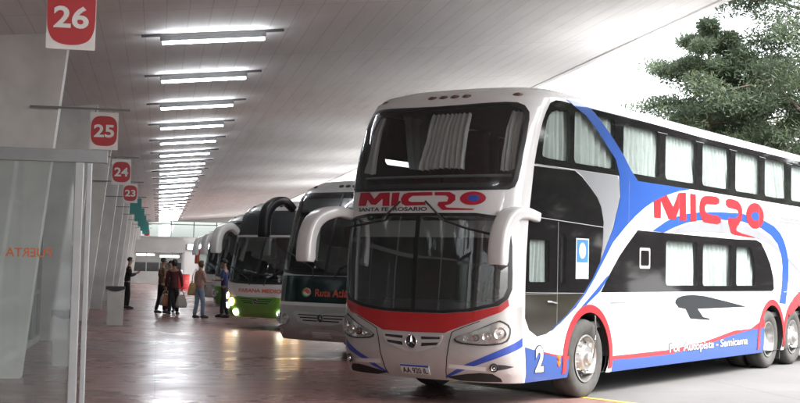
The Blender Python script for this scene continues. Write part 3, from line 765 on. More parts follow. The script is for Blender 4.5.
def skins(body, root, wheels, white, front_holes, near_holes, far_holes, arch_r=.63, wheel_r=.52, liner=True):
    L = body.L
    def v_of_z(z):
        r = body.rows
        for a, b in zip(r, r[1:]):
            if z <= b[1]: return a[0] + (b[0] - a[0]) * (z - a[1]) / (b[1] - a[1])
        return r[-1][0]
    zb = body.rows[0][1]
    vs = [v for v in VG if body.v0 - 1e-6 <= v <= body.v1 + 1e-6]
    if vs[-1] < body.v1 - 1e-6: vs.append(body.v1)
    if vs[0] > body.v0 + 1e-6: vs.insert(0, body.v0)
    bottom = []
    for xw in sorted(wheels):
        a0 = math.acos(max(-1, min(1, (zb - wheel_r) / arch_r))) - math.pi / 2
        for k in range(25):
            a = math.pi + a0 - (math.pi + 2 * a0) * k / 24
            bottom.append((xw + arch_r * math.cos(a), v_of_z(max(zb, wheel_r + arch_r * math.sin(a)))))
    side = [(body.corner(v), v) for v in vs[::-1]] + bottom + [(L, v) for v in vs]
    us = [i * .8 for i in range(1, 20)]
    out = []
    frontp = [(-1, v) for v in vs] + [(1, v) for v in vs[::-1]]
    bms = []
    for off, mm, nm in ((0, white, 'body'), (-.045, M['dark_inside'], 'lining')):
        whole = bmesh.new()
        for fn, poly, holes, uu in ((body.front, frontp, front_holes, None), (body.near, side, near_holes, us), (body.far, side, far_holes, us)):
            b = wrap(body, fn, flat_mesh(poly, holes), off, 0, uu)
            me = bpy.data.meshes.new("tmp"); b.to_mesh(me); b.free(); whole.from_mesh(me); bpy.data.meshes.remove(me)
        # roof strip and tail
        top = [body.front(s, body.v1) + Vector((0, 0, off)) for s in SG]
        rf = [whole.verts.new(p) for p in top] + [whole.verts.new((L, top[-1].y, top[-1].z)), whole.verts.new((L, top[0].y, top[0].z))]
        f = whole.faces.new(rf); f.normal_update()
        if f.normal.z < 0: f.normal_flip()
        ring = [body.near(L, v) for v in vs] + [body.far(L, v) for v in vs[::-1]]
        f = whole.faces.new([whole.verts.new(p - Vector((-off, 0, 0))) for p in ring]); f.normal_update()
        if f.normal.x < 0: f.normal_flip()
        bmesh.ops.remove_doubles(whole, verts=whole.verts, dist=.0015)
        o = obj(nm, whole, mm, root, recalc=False); smooth_by_angle(o, 40); out.append(o)
    # floor pan and wheel boxes
    bm = bmesh.new()
    lo = [body.front(s, body.v0) for s in SG]
    poly = [(p.x + .02, p.y) for p in lo] + [(L - .02, lo[-1].y), (L - .02, lo[0].y)]
    f = bm.faces.new([bm.verts.new((x, y, zb + .012)) for x, y in poly])
    box(bm, 1.2, L - .3, .55, 2 * body.w - .55, zb - .06, zb + .25)
    for xw in wheels:
        box(bm, xw - .2, xw + .2, .35, 2 * body.w - .35, .40, .62)
    obj('underbody', bm, M['black_rubber'], root)
    for xw in wheels:
        for y0, y1 in ((body.w - 1.30 + .006, .52), (2 * body.w - .52, body.w * 2 - .006)):
            prev = None; bm = bmesh.new()
            for k in range(25):
                a = math.pi * k / 24; p = [bm.verts.new((xw + (arch_r + .004) * math.cos(a), y, wheel_r + (arch_r + .004) * math.sin(a))) for y in (max(y0, .01), y1)]
                if prev: bm.faces.new((prev[0], prev[1], p[1], p[0]))
                prev = p
            obj('wheel_arch_liner', bm, M['black_rubber'], root)
    return out
def arch_trim(body, root, xw, m, r0=.63, r1=.735, zc=.50, zlow=.33):
    outer = [(xw + r1 * math.cos(math.pi * k / 24), zc + r1 * math.sin(math.pi * k / 24)) for k in range(25)]
    inner = [(xw + r0 * math.cos(math.pi * k / 24), zc + r0 * math.sin(math.pi * k / 24)) for k in range(24, -1, -1)]
    poly = [(xw + r1, zlow)] + outer + [(xw - r1, zlow), (xw - r0, zlow)] + inner + [(xw + r0, zlow)]
    patch(body, body.near, 'wheel_arch_trim', poly, m, root, .012, skirt=.012)
    patch(body, body.far, 'wheel_arch_trim', poly, m, root, .012, skirt=.012)
def seat(bm, x, y, z, w=.46):
    box(bm, x, x + .45, y - w / 2, y + w / 2, z + .30, z + .44, 0, .04)
    box(bm, x + .40, x + .54, y - w / 2, y + w / 2, z + .35, z + 1.08, 0, .05)
    box(bm, x + .1, x + .4, y - .05, y + .05, z, z + .3)
def star_emblem(body, parent, s, v, off, r):
    bm = bmesh.new()
    lathe(bm, [(r * .86, 0), (r * .86, .012), (r * .93, .018), (r, .012), (r, 0)], (0, 0, 0), 'z', 32)
    for k in range(3):
        a = math.pi / 2 + 2 * math.pi * k / 3; d = Vector((math.cos(a), math.sin(a), 0)); n = Vector((-d.y, d.x, 0))
        tip, c = bm.verts.new(d * r * .9 + Vector((0, 0, .006))), bm.verts.new((0, 0, .022))
        b1, b2 = bm.verts.new(n * r * .15 - d * r * .0 + Vector((0, 0, .006))), bm.verts.new(-n * r * .15 + Vector((0, 0, .006)))
        bm.faces.new((c, b1, tip)); bm.faces.new((c, tip, b2))
    bmesh.ops.transform(bm, matrix=body.frame(s, v, off), verts=bm.verts)
    o = obj('emblem', bm, M['chrome'], parent)
    bm = bmesh.new(); lathe(bm, [(0, 0), (r * .87, 0)], (0, 0, 0), 'z', 32); bmesh.ops.transform(bm, matrix=body.frame(s, v, off + .002), verts=bm.verts)
    obj('emblem_back', bm, M['black_plastic'], o)

# ------------------------------------------------------------------ the double-decker in front
ROWS1 = [(.26, .30, 1.27, -.20, .45), (.40, .42, 1.295, -.28, .48), (.60, .60, 1.30, -.33, .50), (.90, .90, 1.30, -.34, .50), (1.20, 1.2, 1.30, -.33, .48),
         (1.7, 1.7, 1.30, -.31, .46), (2.3, 2.3, 1.30, -.26, .46), (2.7, 2.7, 1.30, -.21, .46), (3.1, 3.1, 1.30, -.12, .47), (3.5, 3.5, 1.30, .02, .48), (3.72, 3.72, 1.30, .14, .50),
         (3.85, 3.85, 1.296, .23, .55), (3.95, 3.94, 1.25, .34, .60), (4.05, 4.005, 1.13, .52, .66), (4.15, 4.045, 1.02, .78, .66), (4.31, 4.07, .84, 1.2, .66)]
S_upper_glass = [(0.337, 2.988), (0.395, 3.179), (0.48, 3.408), (0.534, 3.53), (0.62, 3.665), (0.725, 3.785), (0.879, 3.844), (1.195, 3.882), (1.625, 3.884), (2.783, 3.869), (3.543, 3.871), (5.749, 3.837), (6.566, 3.85), (10.823, 3.858), (10.842, 2.979), (5.773, 2.987), (3.397, 2.979), (2.73, 3.01), (1.438, 3.002), (1.086, 2.998)]
S_W1 = [(0.7, 3.582), (1.159, 3.702), (1.217, 3.65), (1.274, 3.214), (1.194, 3.103), (0.611, 3.094), (0.643, 3.311)]
S_door_glass = [(0.334, 2.975), (1.438, 2.992), (1.642, 2.928), (1.882, 2.798), (2.097, 2.676), (2.224, 2.548), (2.308, 2.348), (2.287, 2.035), (2.217, 1.817), (2.043, 1.587), (1.782, 1.375), (1.527, 1.207), (1.086, 1.004), (0.715, 0.882), (0.482, 0.858), (0.275, 0.944), (0.169, 1.093), (0.165, 1.494), (0.178, 1.859), (0.221, 2.348)]
S_grey_swoosh = [(1.438, 2.997), (2.73, 3.004), (2.815, 2.87), (2.79, 2.632), (2.686, 2.46), (2.517, 2.164), (2.218, 1.804), (2.296, 2.035), (2.318, 2.308), (2.23, 2.548), (2.097, 2.69), (1.882, 2.811), (1.642, 2.934)]
S_blue_swoosh = [(1.195, 3.888), (1.493, 3.897), (1.787, 3.865), (2.0, 3.795), (2.155, 3.717), (2.376, 3.61), (2.634, 3.469), (2.899, 3.311), (3.138, 3.132), (3.275, 3.049), (3.397, 2.979), (5.359, 2.982), (4.961, 2.936), (4.425, 2.838), (3.979, 2.724), (3.669, 2.62), (3.328, 2.475), (2.997, 2.306), (2.599, 2.077), (2.334, 1.839), (2.037, 1.574), (1.782, 1.375), (1.415, 1.164), (0.873, 0.921), (0.82, 0.916), (1.276, 1.115), (1.695, 1.356), (1.998, 1.587), (2.217, 1.817), (2.593, 2.263), (2.729, 2.525), (2.82, 2.731), (2.771, 3.035), (2.642, 3.236), (2.351, 3.402), (2.037, 3.59), (1.703, 3.742), (1.41, 3.815)]
S_blue_edge = [(2.41, 1.602), (2.519, 1.637), (2.231, 1.413), (1.644, 1.153), (1.586, 1.161), (2.049, 1.4)]
S_blue_arch = [(3.928, 2.282), (4.437, 2.445), (4.816, 2.528), (5.169, 2.587), (5.699, 2.637), (6.652, 2.687), (7.707, 2.71), (8.749, 2.644), (9.333, 2.559), (9.68, 2.444), (9.911, 2.304), (10.088, 2.105), (10.168, 1.902), (10.175, 1.587), (10.077, 1.309), (10.029, 1.143), (9.654, 1.166), (9.762, 1.366), (9.813, 1.585), (9.83, 1.843), (9.746, 2.043), (9.545, 2.239), (9.184, 2.383), (8.647, 2.498), (7.71, 2.575), (6.655, 2.563), (5.786, 2.515), (5.253, 2.459), (4.782, 2.372), (4.386, 2.278)]
S_grey_arch = [(4.555, 2.301), (5.274, 2.434), (5.787, 2.498), (6.656, 2.54), (7.687, 2.526), (8.338, 2.461), (8.861, 2.403), (9.406, 2.245), (10.119, 2.013), (10.868, 1.779), (10.869, 1.697), (10.12, 1.948), (9.689, 2.082), (9.133, 2.22), (8.342, 2.307), (7.119, 2.351), (5.791, 2.334), (5.278, 2.298), (4.824, 2.282)]
S_lower_glass = [(3.419, 2.276), (5.793, 2.267), (7.357, 2.263), (8.394, 2.279), (8.654, 2.234), (8.922, 2.054), (9.142, 1.874), (9.311, 1.638), (9.359, 1.425), (9.262, 1.386), (5.818, 1.394), (2.247, 1.394), (2.503, 1.63), (2.814, 1.889), (3.039, 2.04)]
S_wing_badge = [(4.816, 1.222), (4.834, 1.267), (4.93, 1.304), (5.126, 1.331), (5.488, 1.341), (6.014, 1.319), (6.918, 1.23), (7.944, 1.122), (5.721, 1.12), (5.956, 0.987), (6.257, 0.955), (6.214, 0.934), (5.417, 0.973), (5.232, 1.125), (4.954, 1.152)]
S_red_band_a = [(0.385, 0.702), (0.723, 0.652), (1.018, 0.607), (1.35, 0.573), (1.352, 0.524), (1.019, 0.582), (0.724, 0.632), (0.462, 0.681)]
S_blue_skirt_a = [(0.18, 0.739), (0.514, 0.673), (1.019, 0.582), (1.352, 0.524), (1.358, 0.341), (0.245, 0.317)]
S_red_band_b = [(2.65, 0.512), (3.56, 0.513), (4.623, 0.516), (5.841, 0.585), (6.223, 0.614), (7.35, 0.731), (8.158, 0.74), (8.844, 0.901), (8.9, 0.785), (8.848, 0.741), (8.009, 0.714), (7.026, 0.635), (6.225, 0.55), (5.431, 0.479), (4.626, 0.44), (3.563, 0.441), (2.668, 0.451)]
S_blue_skirt_b = [(2.668, 0.451), (3.563, 0.441), (4.626, 0.44), (5.431, 0.479), (6.225, 0.55), (7.026, 0.635), (8.009, 0.714), (8.848, 0.741), (8.859, 0.292), (5.848, 0.313), (4.279, 0.314), (2.672, 0.328)]
LS_M = [(3.994, 2.482), (3.946, 2.883), (4.017, 2.92), (4.199, 2.929), (4.349, 2.893), (4.696, 2.672), (4.884, 2.895), (5.18, 2.92), (5.212, 2.487), (4.955, 2.479), (4.948, 2.684), (4.779, 2.486), (4.53, 2.483), (4.223, 2.752), (4.231, 2.485)]
LS_I = [(5.361, 2.915), (5.587, 2.913), (5.611, 2.489), (5.382, 2.488)]
LS_C = [(6.6, 2.931), (6.029, 2.922), (5.86, 2.889), (5.769, 2.82), (5.739, 2.708), (5.784, 2.583), (5.87, 2.516), (5.999, 2.488), (6.702, 2.485), (6.653, 2.622), (6.124, 2.627), (5.994, 2.657), (5.971, 2.719), (5.991, 2.768), (6.076, 2.792), (6.604, 2.8)]
LS_R = [(6.9, 2.931), (7.387, 2.924), (7.581, 2.87), (7.68, 2.787), (7.683, 2.668), (7.589, 2.553), (7.39, 2.461), (7.416, 2.386), (8.341, 2.325), (8.291, 2.311), (7.355, 2.333), (7.166, 2.347), (7.022, 2.522), (6.996, 2.612), (7.376, 2.615), (7.49, 2.659), (7.497, 2.744), (7.391, 2.769), (6.904, 2.782)]
LS_O = [(7.879, 2.685), (8.311, 2.922), (8.774, 2.698), (8.322, 2.478), (8.129, 2.687), (8.539, 2.688), (8.33, 2.766), (8.334, 2.618)]
LF_M = [(-0.688, 2.461), (-0.672, 2.632), (-0.548, 2.633), (-0.485, 2.546), (-0.428, 2.622), (-0.317, 2.625), (-0.309, 2.451), (-0.385, 2.453), (-0.388, 2.549), (-0.46, 2.467), (-0.521, 2.475), (-0.565, 2.542), (-0.583, 2.457)]
LF_I = [(-0.29, 2.618), (-0.212, 2.622), (-0.22, 2.453), (-0.293, 2.451)]
LF_C = [(-0.12, 2.62), (0.112, 2.621), (0.115, 2.577), (-0.081, 2.575), (-0.114, 2.54), (-0.115, 2.512), (-0.081, 2.498), (0.048, 2.497), (0.06, 2.459), (-0.138, 2.451), (-0.18, 2.477), (-0.195, 2.541), (-0.169, 2.602)]
LF_R = [(0.136, 2.621), (0.278, 2.618), (0.331, 2.58), (0.335, 2.518), (0.297, 2.471), (0.242, 2.45), (0.263, 2.425), (0.514, 2.408), (0.489, 2.394), (0.223, 2.394), (0.171, 2.457), (0.181, 2.495), (0.262, 2.5), (0.27, 2.55), (0.243, 2.575), (0.139, 2.577)]
LF_O = [(0.374, 2.539), (0.599, 2.538), (0.484, 2.622), (0.494, 2.455), (0.445, 2.542), (0.548, 2.541), (0.495, 2.579), (0.499, 2.504)]
def double_decker():
    B = Body(ROWS1, 13.6, 1.3)
    root = empty('double_decker_bus', BUS_AT, BUS_ROT, 'white double-decker coach with blue swooshes and red MICRO lettering, nearest to the viewer', 'bus')
    up = mirror_s([(0, 3.742), (.226, 3.746), (.43, 3.757), (.604, 3.764), (.704, 3.757), (.775, 3.718), (.827, 3.634), (.849, 3.529), (.858, 3.272), (.856, 2.96), (.844, 2.764), (.824, 2.681), (.779, 2.648), (.543, 2.640), (0, 2.640)])
    lo = mirror_s([(0, 2.359), (.529, 2.357), (.708, 2.323), (.798, 2.276), (.838, 1.962), (.852, 1.637), (.852, 1.437), (.821, 1.323), (.745, 1.236), (.527, 1.16), (.288, 1.124), (0, 1.119)])
    ups = [rounded([(.66, 3.60), (.80, 3.70), (1.20, 3.76), (1.27, 3.70), (1.30, 3.12), (1.22, 3.085), (.56, 3.085), (.53, 3.14), (.60, 3.42)], 1), rrect(1.405, 2.64, 3.085, 3.775, .07)]
    for k in range(7): ups.append(rrect(2.905 + 1.478 * k, 2.905 + 1.478 * k + 1.26, 3.075, 3.755, .08))
    los = [rrect(4.44, 5.70, 1.485, 2.16, .07), rrect(5.915, 7.22, 1.478, 2.155, .07), [(7.46, 2.14), (8.10, 2.14), (8.20, 2.08), (8.33, 1.90), (8.38, 1.72), (8.385, 1.53), (8.34, 1.48), (7.46, 1.48), (7.42, 1.52), (7.42, 2.10)]]
    dw = rrect(.25, .775, 1.53, 2.055, .035); sw = rrect(1.075, 1.215, 1.505, 2.155, .06)
    far_w = [rrect(.75 + 1.5 * k, .75 + 1.5 * k + 1.22, 3.08, 3.75, .08) for k in range(3)]
    wx = [1.905, 9.25, 10.62]
    skins(B, root, wx, M['white'], [scaled(up, .965), scaled(lo, .965)], ups + los + [dw, sw], far_w)
    # windscreens with their black surrounds
    for nm, o_, k in (('upper', up, .945), ('lower', lo, .945)):
        g = patch(B, B.front, 'windscreen', scaled(o_, .985), M['upper_screen' if nm == 'upper' else 'windscreen'], root, .006, skirt=0)
        patch(B, B.front, 'surround', o_, M['black_paint'], g, .008, [scaled(o_, .955, .94)], skirt=.010)
    patch(B, B.front, 'windscreen_divider', rrect(-.020, .020, 1.13, 2.35, .005, 1), M['black_paint'], root, .011, skirt=.006)
    # ---- front livery and fittings
    bump = [(-.968, .27), (.968, .27), (.968, 1.24), (.775, 1.165), (.595, 1.055), (.40, .935), (.345, .89), (.279, .878), (0, .874), (-.279, .878), (-.345, .89), (-.40, .935), (-.595, 1.055), (-.775, 1.165), (-.968, 1.24)]
    patch(B, B.front, 'bumper', bump, M['silver'], root, .005, skirt=.005)
    lowedge = [p for p in lo if p[1] < 1.33]
    redp = [(a, b - .004) for a, b in lowedge] + [(-.83, 1.20), (-.70, 1.085), (-.595, 1.055), (-.508, 1.006), (-.378, .934), (-.30, .885), (0, .878), (.30, .885), (.378, .934), (.595, 1.058), (.768, 1.163), (.83, 1.24)]
    patch(B, B.front, 'front_panel', redp, M['red'], root, .006, skirt=.005)
    for sg in (1, -1):
        gap = [(.600, 1.050), (.40, .93), (.365, .903), (.345, .80), (.285, .30)]
        strip = gap + [(a + .008, b - .006) for a, b in gap[::-1]]
        patch(B, B.front, 'panel_gap', strip if sg > 0 else flip(strip), M['black_plastic'], root, .0075, skirt=.001)
        st = [(.965, .853), (.965, .75), (.551, .49), (.293, .308), (.289, .335), (.485, .515)]
        patch(B, B.front, 'blue_stripe', st if sg > 0 else flip(st), M['deep_blue'], root, .0085, skirt=.001)
        hl = [(.392, .838), (.417, .785), (.566, .766), (.686, .769), (.803, .801), (.836, .879), (.838, .987), (.765, 1.053), (.731, 1.040), (.565, .927)]
        hl = rounded(hl, 1)
        if sg < 0: hl = flip(hl)
        h = patch(B, B.front, 'headlight', hl, M['reflector'], root, .012, skirt=.006)
        patch(B, B.front, 'bezel', scaled(hl, 1.045, 1.10), M['black_plastic'], h, .016, [scaled(hl, .985, .96)], skirt=.010)
        for s_, v_, r_ in ((.765, .905, .078), (.665, .865, .058), (.575, .845, .042), (.495, .83, .03)):
            lamp_bowl(B, h, sg * s_, v_, r_, .022, M['reflector' if r_ != .042 else 'amber'])
        patch(B, B.front, 'lens', hl, M['lens'], h, .045, skirt=.03)
        lp = [(.335, .505), (.65, .483), (.645, .43), (.33, .447)]
        patch(B, B.front, 'pale_strip', lp if sg > 0 else flip(lp), M['white_dull'], root, .0095, skirt=.001)
        lamp_bowl(B, root, sg * .712, .483, .055, .014, M['black_plastic'], 'foglight')
        lamp_bowl(B, root, sg * .712, .483, .034, .026, M['reflector'], 'foglight_lamp')
        td = [(.735, .525), (.80, .520), (.872, .498), (.80, .465), (.735, .445)]
        patch(B, B.front, 'foglight_recess', td if sg > 0 else flip(td), M['black_plastic'], root, .0095, skirt=.001)
        sl = [(.283, .318), (.487, .385), (.595, .404), (.696, .399), (.758, .335), (.767, .285), (.623, .278), (.415, .275)]
        patch(B, B.front, 'air_intake', sl if sg > 0 else flip(sl), M['black_rubber'], root, .009, skirt=.001)
    gr = mirror_s([(0, .864), (.283, .858), (.292, .845), (.282, .80), (.242, .715), (.07, .640), (0, .632)])
    g = patch(B, B.front, 'grille', gr, M['chrome'], root, .020, skirt=.016); g.data.materials[0] = M['silver_light']
    for sg in (1, -1):
        for q in ([(.088, .830), (.268, .836), (.266, .808), (.092, .795)], [(.095, .752), (.252, .768), (.238, .736), (.088, .708)]):
            patch(B, B.front, 'grille_slot', q if sg > 0 else flip(q), M['black_rubber'], g, .0215, skirt=.001)
    star_emblem(B, g, .0, .762, .026, .088)
    pl = patch(B, B.front, 'number_plate', [(-.128, .335), (.148, .335), (.148, .462), (-.128, .462)], M['white_dull'], root, .022, skirt=.012)
    patch(B, B.front, 'blue_strip', [(-.128, .436), (.148, .436), (.148, .462), (-.128, .462)], M['deep_blue'], pl, .0235, skirt=.001)
    lettering(B, B.front, 'plate_lettering', 'AA 920 IL', -.112, .132, .350, .424, M['black_plastic'], pl, .024, .02)
    # MICRO on the forehead
    inner = None
    for nm, poly in (('M', LF_M), ('I', LF_I), ('C', LF_C), ('R', LF_R)):
        patch(B, B.front, 'lettering', poly, M['dark_red'], root, .005, skirt=.002)
    patch(B, B.front, 'lettering', ell(.487, .0 + 2.538, .112, .084), M['dark_red'], root, .005, [ell(.495, 2.540, .052, .040)], skirt=.002)
    patch(B, B.front, 'lettering', ell(.495, 2.540, .051, .039), M['deep_blue'], root, .005, skirt=.002)
    lettering(B, B.front, 'lettering', 'SANTA FE  ROSARIO', -.675, .075, 2.385, 2.435, M['black_plastic'], root, .005, .02)
    # roof marker lamps
    for s_ in (-.115, -.002, .112, .228, .680, -.680):
        bm = bmesh.new()
        lathe(bm, [(0, .022), (.028, .019), (.048, .009), (.053, 0)], (0, 0, 0), 'z', 16)
        for v_ in bm.verts: v_.co.y *= .55
        bmesh.ops.transform(bm, matrix=B.frame(s_, 3.875, .0), verts=bm.verts); smooth_by_angle(obj('marker_lamp', bm, M['amber'], root))
        bm = bmesh.new(); lathe(bm, [(0, .003), (.064, .003), (.068, 0)], (0, 0, 0), 'z', 16)
        for v_ in bm.verts: v_.co.y *= .6
        bmesh.ops.transform(bm, matrix=B.frame(s_, 3.875, .0), verts=bm.verts); obj('marker_base', bm, M['black_plastic'], root)
    # wipers hang from the forehead
    for pts in ([(-.18, 2.50), (-.36, 2.27), (-.60, 2.22), (-.835, 2.19)], [(.07, 2.50), (.25, 2.27), (.46, 2.17), (.70, 2.09)]):
        bm = bmesh.new(); P = [B.on(B.front, a, b, .045) for a, b in pts]
        tube(bm, P[:2], .014, 8); tube(bm, P[1:], .009, 8)
        lathe(bm, [(.0, .03), (.03, .025), (.035, 0)], (0, 0, 0), 'z', 12) if False else None
        w_ = obj('wiper', bm, M['black_plastic'], root)
        bm = bmesh.new(); Q = [B.on(B.front, a, b - .012, .022) for a, b in pts[1:]]; tube(bm, Q, .008, 6); obj('blade', bm, M['black_rubber'], w_)
    mirror(root, [(.42, -.0, 2.33), (.04, .03, 2.37), (-.15, .09, 2.29), (-.26, .12, 2.08), (-.29, .13, 1.73)])
    mirror(root, [(-.02, 2.50, 2.34), (-.28, 2.60, 2.38), (-.50, 2.74, 2.28), (-.62, 2.78, 2.06), (-.66, 2.78, 1.72)])
    # ---- near side livery
    holes = ups
    def in_band(h): return True
    patch(B, B.near, 'window_band', [(a, min(b, 3.86)) for a, b in S_upper_glass[:-8]] + [(13.45, 3.858), (13.45, 2.985)] + [(a, b) for a, b in S_upper_glass[-6:]], M['black_glass'], root, .003, holes, skirt=.003)
    dg = [(a, b) for a, b in S_door_glass if b > 1.39] 
    dtop = [p for p in S_door_glass[:11] if p[1] > 1.385] + [(1.79, 1.385), (.165, 1.385)] + [p for p in S_door_glass[17:]]
    patch(B, B.near, 'front_side_glazing', [(a, b - .012 if b > 2.9 else b) for a, b in dtop], M['black_glass'], root, .003, [dw, sw], skirt=.003)
    drl = [(1.79, 1.381)] + [p for p in S_door_glass if p[1] < 1.376] + [(.165, 1.381)]
    dl = patch(B, B.near, 'driver_door', drl, M['olive_door'], root, .003, skirt=.003)
    bm = bmesh.new(); tube(bm, [B.on(B.near, .72, 1.285, .012), B.on(B.near, .76, 1.285, .035), B.on(B.near, .93, 1.265, .035), B.on(B.near, .97, 1.265, .012)], .011, 8); obj('handle', bm, M['chrome'], dl)
    bm = bmesh.new(); tube(bm, [B.on(B.near, .46, 2.330, .008), B.on(B.near, 2.28, 2.275, .008)], .006, 6); tube(bm, [B.on(B.near, .99, 1.0, .004), B.on(B.near, .99, 2.3, .004)], .004, 6); tube(bm, [B.on(B.near, .17, 1.40, .006), B.on(B.near, 1.76, 1.384, .006)], .004, 6)
    obj('door_trim', bm, M['frame'], root)
    bm = bmesh.new(); tube(bm, [B.on(B.near, .36, 2.985, .008), B.on(B.near, 1.44, 2.985, .008)], .006, 6); obj('window_trim', bm, M['frame'], root)
    patch(B, B.near, 'grey_swoosh', S_grey_swoosh, M['livery_grey'], root, .0045, skirt=.001)
    patch(B, B.near, 'grey_swoosh', S_grey_arch, M['livery_grey'], root, .003, skirt=.001)
    patch(B, B.near, 'blue_swoosh', S_blue_swoosh, M['blue'], root, .009, skirt=.004)
    patch(B, B.near, 'blue_swoosh', S_blue_arch, M['blue'], root, .004, skirt=.002)
    patch(B, B.near, 'blue_swoosh', S_blue_edge, M['blue'], root, .0065, skirt=.001)
    patch(B, B.near, 'window_band', S_lower_glass, M['black_glass'], root, .005, los, skirt=.003)
    patch(B, B.near, 'wing_emblem', S_wing_badge, M['wing_black'], root, .004, skirt=.002)
    patch(B, B.near, 'red_band', S_red_band_a, M['livery_red'], root, .004, skirt=.001)
    patch(B, B.near, 'red_band', S_red_band_b, M['livery_red'], root, .004, skirt=.001)
    patch(B, B.near, 'blue_skirt', [(a, .262 if b < .36 else b) for a, b in S_blue_skirt_a], M['blue'], root, .003, skirt=.001)
    patch(B, B.near, 'blue_skirt', [(a, .262 if b < .36 else b) for a, b in S_blue_skirt_b], M['blue'], root, .003, skirt=.001)
    # behind the rear wheels the red band climbs to the tail
    patch(B, B.near, 'red_band', [(10.05, 1.00), (10.5, 1.26), (11.6, 1.62), (13.5, 2.05), (13.5, 1.75), (11.8, 1.36), (11.0, 1.17), (10.3, .92)], M['livery_red'], root, .003, skirt=.001)
    patch(B, B.near, 'blue_skirt', [(11.36, .262), (11.36, .62), (11.2, 1.1), (11.9, 1.35), (13.5, 1.72), (13.5, .262)], M['blue'], root, .0025, skirt=.001)
    for xw in wx: arch_trim(B, root, xw, M['livery_red'])
    for nm, poly in (('M', LS_M), ('I', LS_I), ('C', LS_C), ('R', LS_R)):
        patch(B, B.near, 'lettering', rounded(poly, 1) if nm in 'CR' else poly, M['livery_red'], root, .008, skirt=.003)
    patch(B, B.near, 'lettering', ell(8.325, 2.70, .45, .225, 36), M['livery_red'], root, .008, [ell(8.333, 2.692, .205, .078)], skirt=.003)
    patch(B, B.near, 'lettering', ell(8.333, 2.692, .20, .076), M['blue'], root, .008, skirt=.003)
    t_ = lettering(B, B.near, 'lettering_outline', 'Por Autopista - Semicama', 4.60, 8.02, .412, .622, M['black_plastic'], root, .0055, .055)
    lettering(B, B.near, 'lettering', 'Por Autopista - Semicama', 4.62, 8.0, .425, .610, M['white'], root, .008, .012)
    lettering(B, B.near, 'fleet_number_outline', '2', .425, .685, .380, .752, M['black_plastic'], root, .0055, .07)
    lettering(B, B.near, 'fleet_number', '2', .45, .66, .395, .738, M['white'], root, .008, .04)
    for z0, z1 in ((2.70, 2.735), (2.635, 2.665)):
        patch(B, B.near, 'small_print', [(9.65, z0), (10.95, z0), (10.95, z1), (9.65, z1)], M['livery_grey'], root, .003, skirt=.001)
    patch(B, B.near, 'grey_label', [(2.19, 1.308), (2.61, 1.308), (2.61, 1.366), (2.19, 1.366)], M['silver_dark'], root, .004, skirt=.001)
    patch(B, B.near, 'small_print', [(2.55, 1.235), (3.05, 1.235), (3.05, 1.262), (2.55, 1.262)], M['livery_grey'], root, .003, skirt=.001)
    st = patch(B, B.near, 'sticker', [(1.495, 1.575), (1.865, 1.575), (1.865, 2.105), (1.495, 2.105)], M['white'], root, .0055, skirt=.001)
    patch(B, B.near, 'sticker_field', [(1.515, 1.79), (1.845, 1.79), (1.845, 2.09), (1.515, 2.09)], M['sign_blue'], st, .007, [ell(1.68, 1.945, .10, .105)], skirt=.001)
    patch(B, B.near, 'sticker_line', [(1.52, 1.628), (1.84, 1.628), (1.84, 1.648), (1.52, 1.648)], M['silver_dark'], st, .007, skirt=.001)
    hb = patch(B, B.near, 'hatch', rrect(3.49, 3.86, 1.73, 2.03, .03), M['silver_dark'], root, .008, [rrect(3.53, 3.82, 1.77, 1.99, .03)], skirt=.003)
    for z in (.565, .485):
        bm = bmesh.new(); lathe(bm, [(0, .025), (.034, .014), (.040, 0)], (0, 0, 0), 'z', 14); bmesh.ops.transform(bm, matrix=B.frame(1.06, z, .004, B.near), verts=bm.verts)
        smooth_by_angle(obj('side_marker', bm, M['orange'], root))
    bm = bmesh.new(); tube(bm, [B.on(B.near, 9.9, 1.365, .006), B.on(B.near, 13.4, 1.38, .006)], .008, 6); obj('flank_rail', bm, M['silver_dark'], root)
    for x0, x1 in ((2.95, 4.25), (4.30, 5.60), (5.65, 6.95), (7.0, 8.25)):
        patch(B, B.near, 'luggage_hatch_seam', [(x0, .62), (x1, .62), (x1, 1.30), (x0, 1.30)], M['livery_grey'], root, .0012, [[(x0 + .007, .627), (x1 - .007, .627), (x1 - .007, 1.293), (x0 + .007, 1.293)]], skirt=.0005)
    for x in (3.1, 4.9, 6.7, 8.5, 10.3, 12.1):
        patch(B, B.near, 'panel_joint', [(x, 2.30), (x + .006, 2.30), (x + .006, 2.97), (x, 2.97)], M['livery_grey'], root, .0098, skirt=.0005)
    # ---- side windows and their curtains
    for i, h in enumerate(ups):
        g = patch(B, B.near, 'window', h, M['side_glass'], root, .001, skirt=0)
        xs = [p[0] for p in h]; zs = [p[1] for p in h]; x0, x1, z0, z1 = min(xs), max(xs), min(zs), max(zs)
        rd = random.Random(30 + i)
        g0, g1 = rd.uniform(.00, .05), rd.uniform(-.30, -.12)
        if i == 0: q = ((x0 + .12, z1 - .02), (x1 + .10, z1), (x1 + .08, z0 + .0), (x0 + .08, z0))
        else: q = ((x0 + g0, z1 + .02), (x1 - g1 * .5, z1 + .02), (x1 + rd.uniform(.08, .17), z0 + .02), (x0 + rd.uniform(.02, .08), z0 + .0))
        curtain(B, B.near, 'curtain', q, M['curtain'], g, .085, 6 + rd.randint(0, 4), .030, i, gather=rd.uniform(.0, .05))
    for i, h in enumerate(los):
        g = patch(B, B.near, 'window', h, M['side_glass'], root, .001, skirt=0)
        xs = [p[0] for p in h]; zs = [p[1] for p in h]
        curtain(B, B.near, 'curtain', ((min(xs) + .04, max(zs) + .02), (max(xs) + .10, max(zs) + .02), (max(xs) + .10, min(zs) - .02), (min(xs) + .05, min(zs) - .02)), M['curtain'], g, .085, 8, .030, 50 + i)
    g = patch(B, B.near, 'window', dw, M['side_glass'], root, .001, skirt=0)
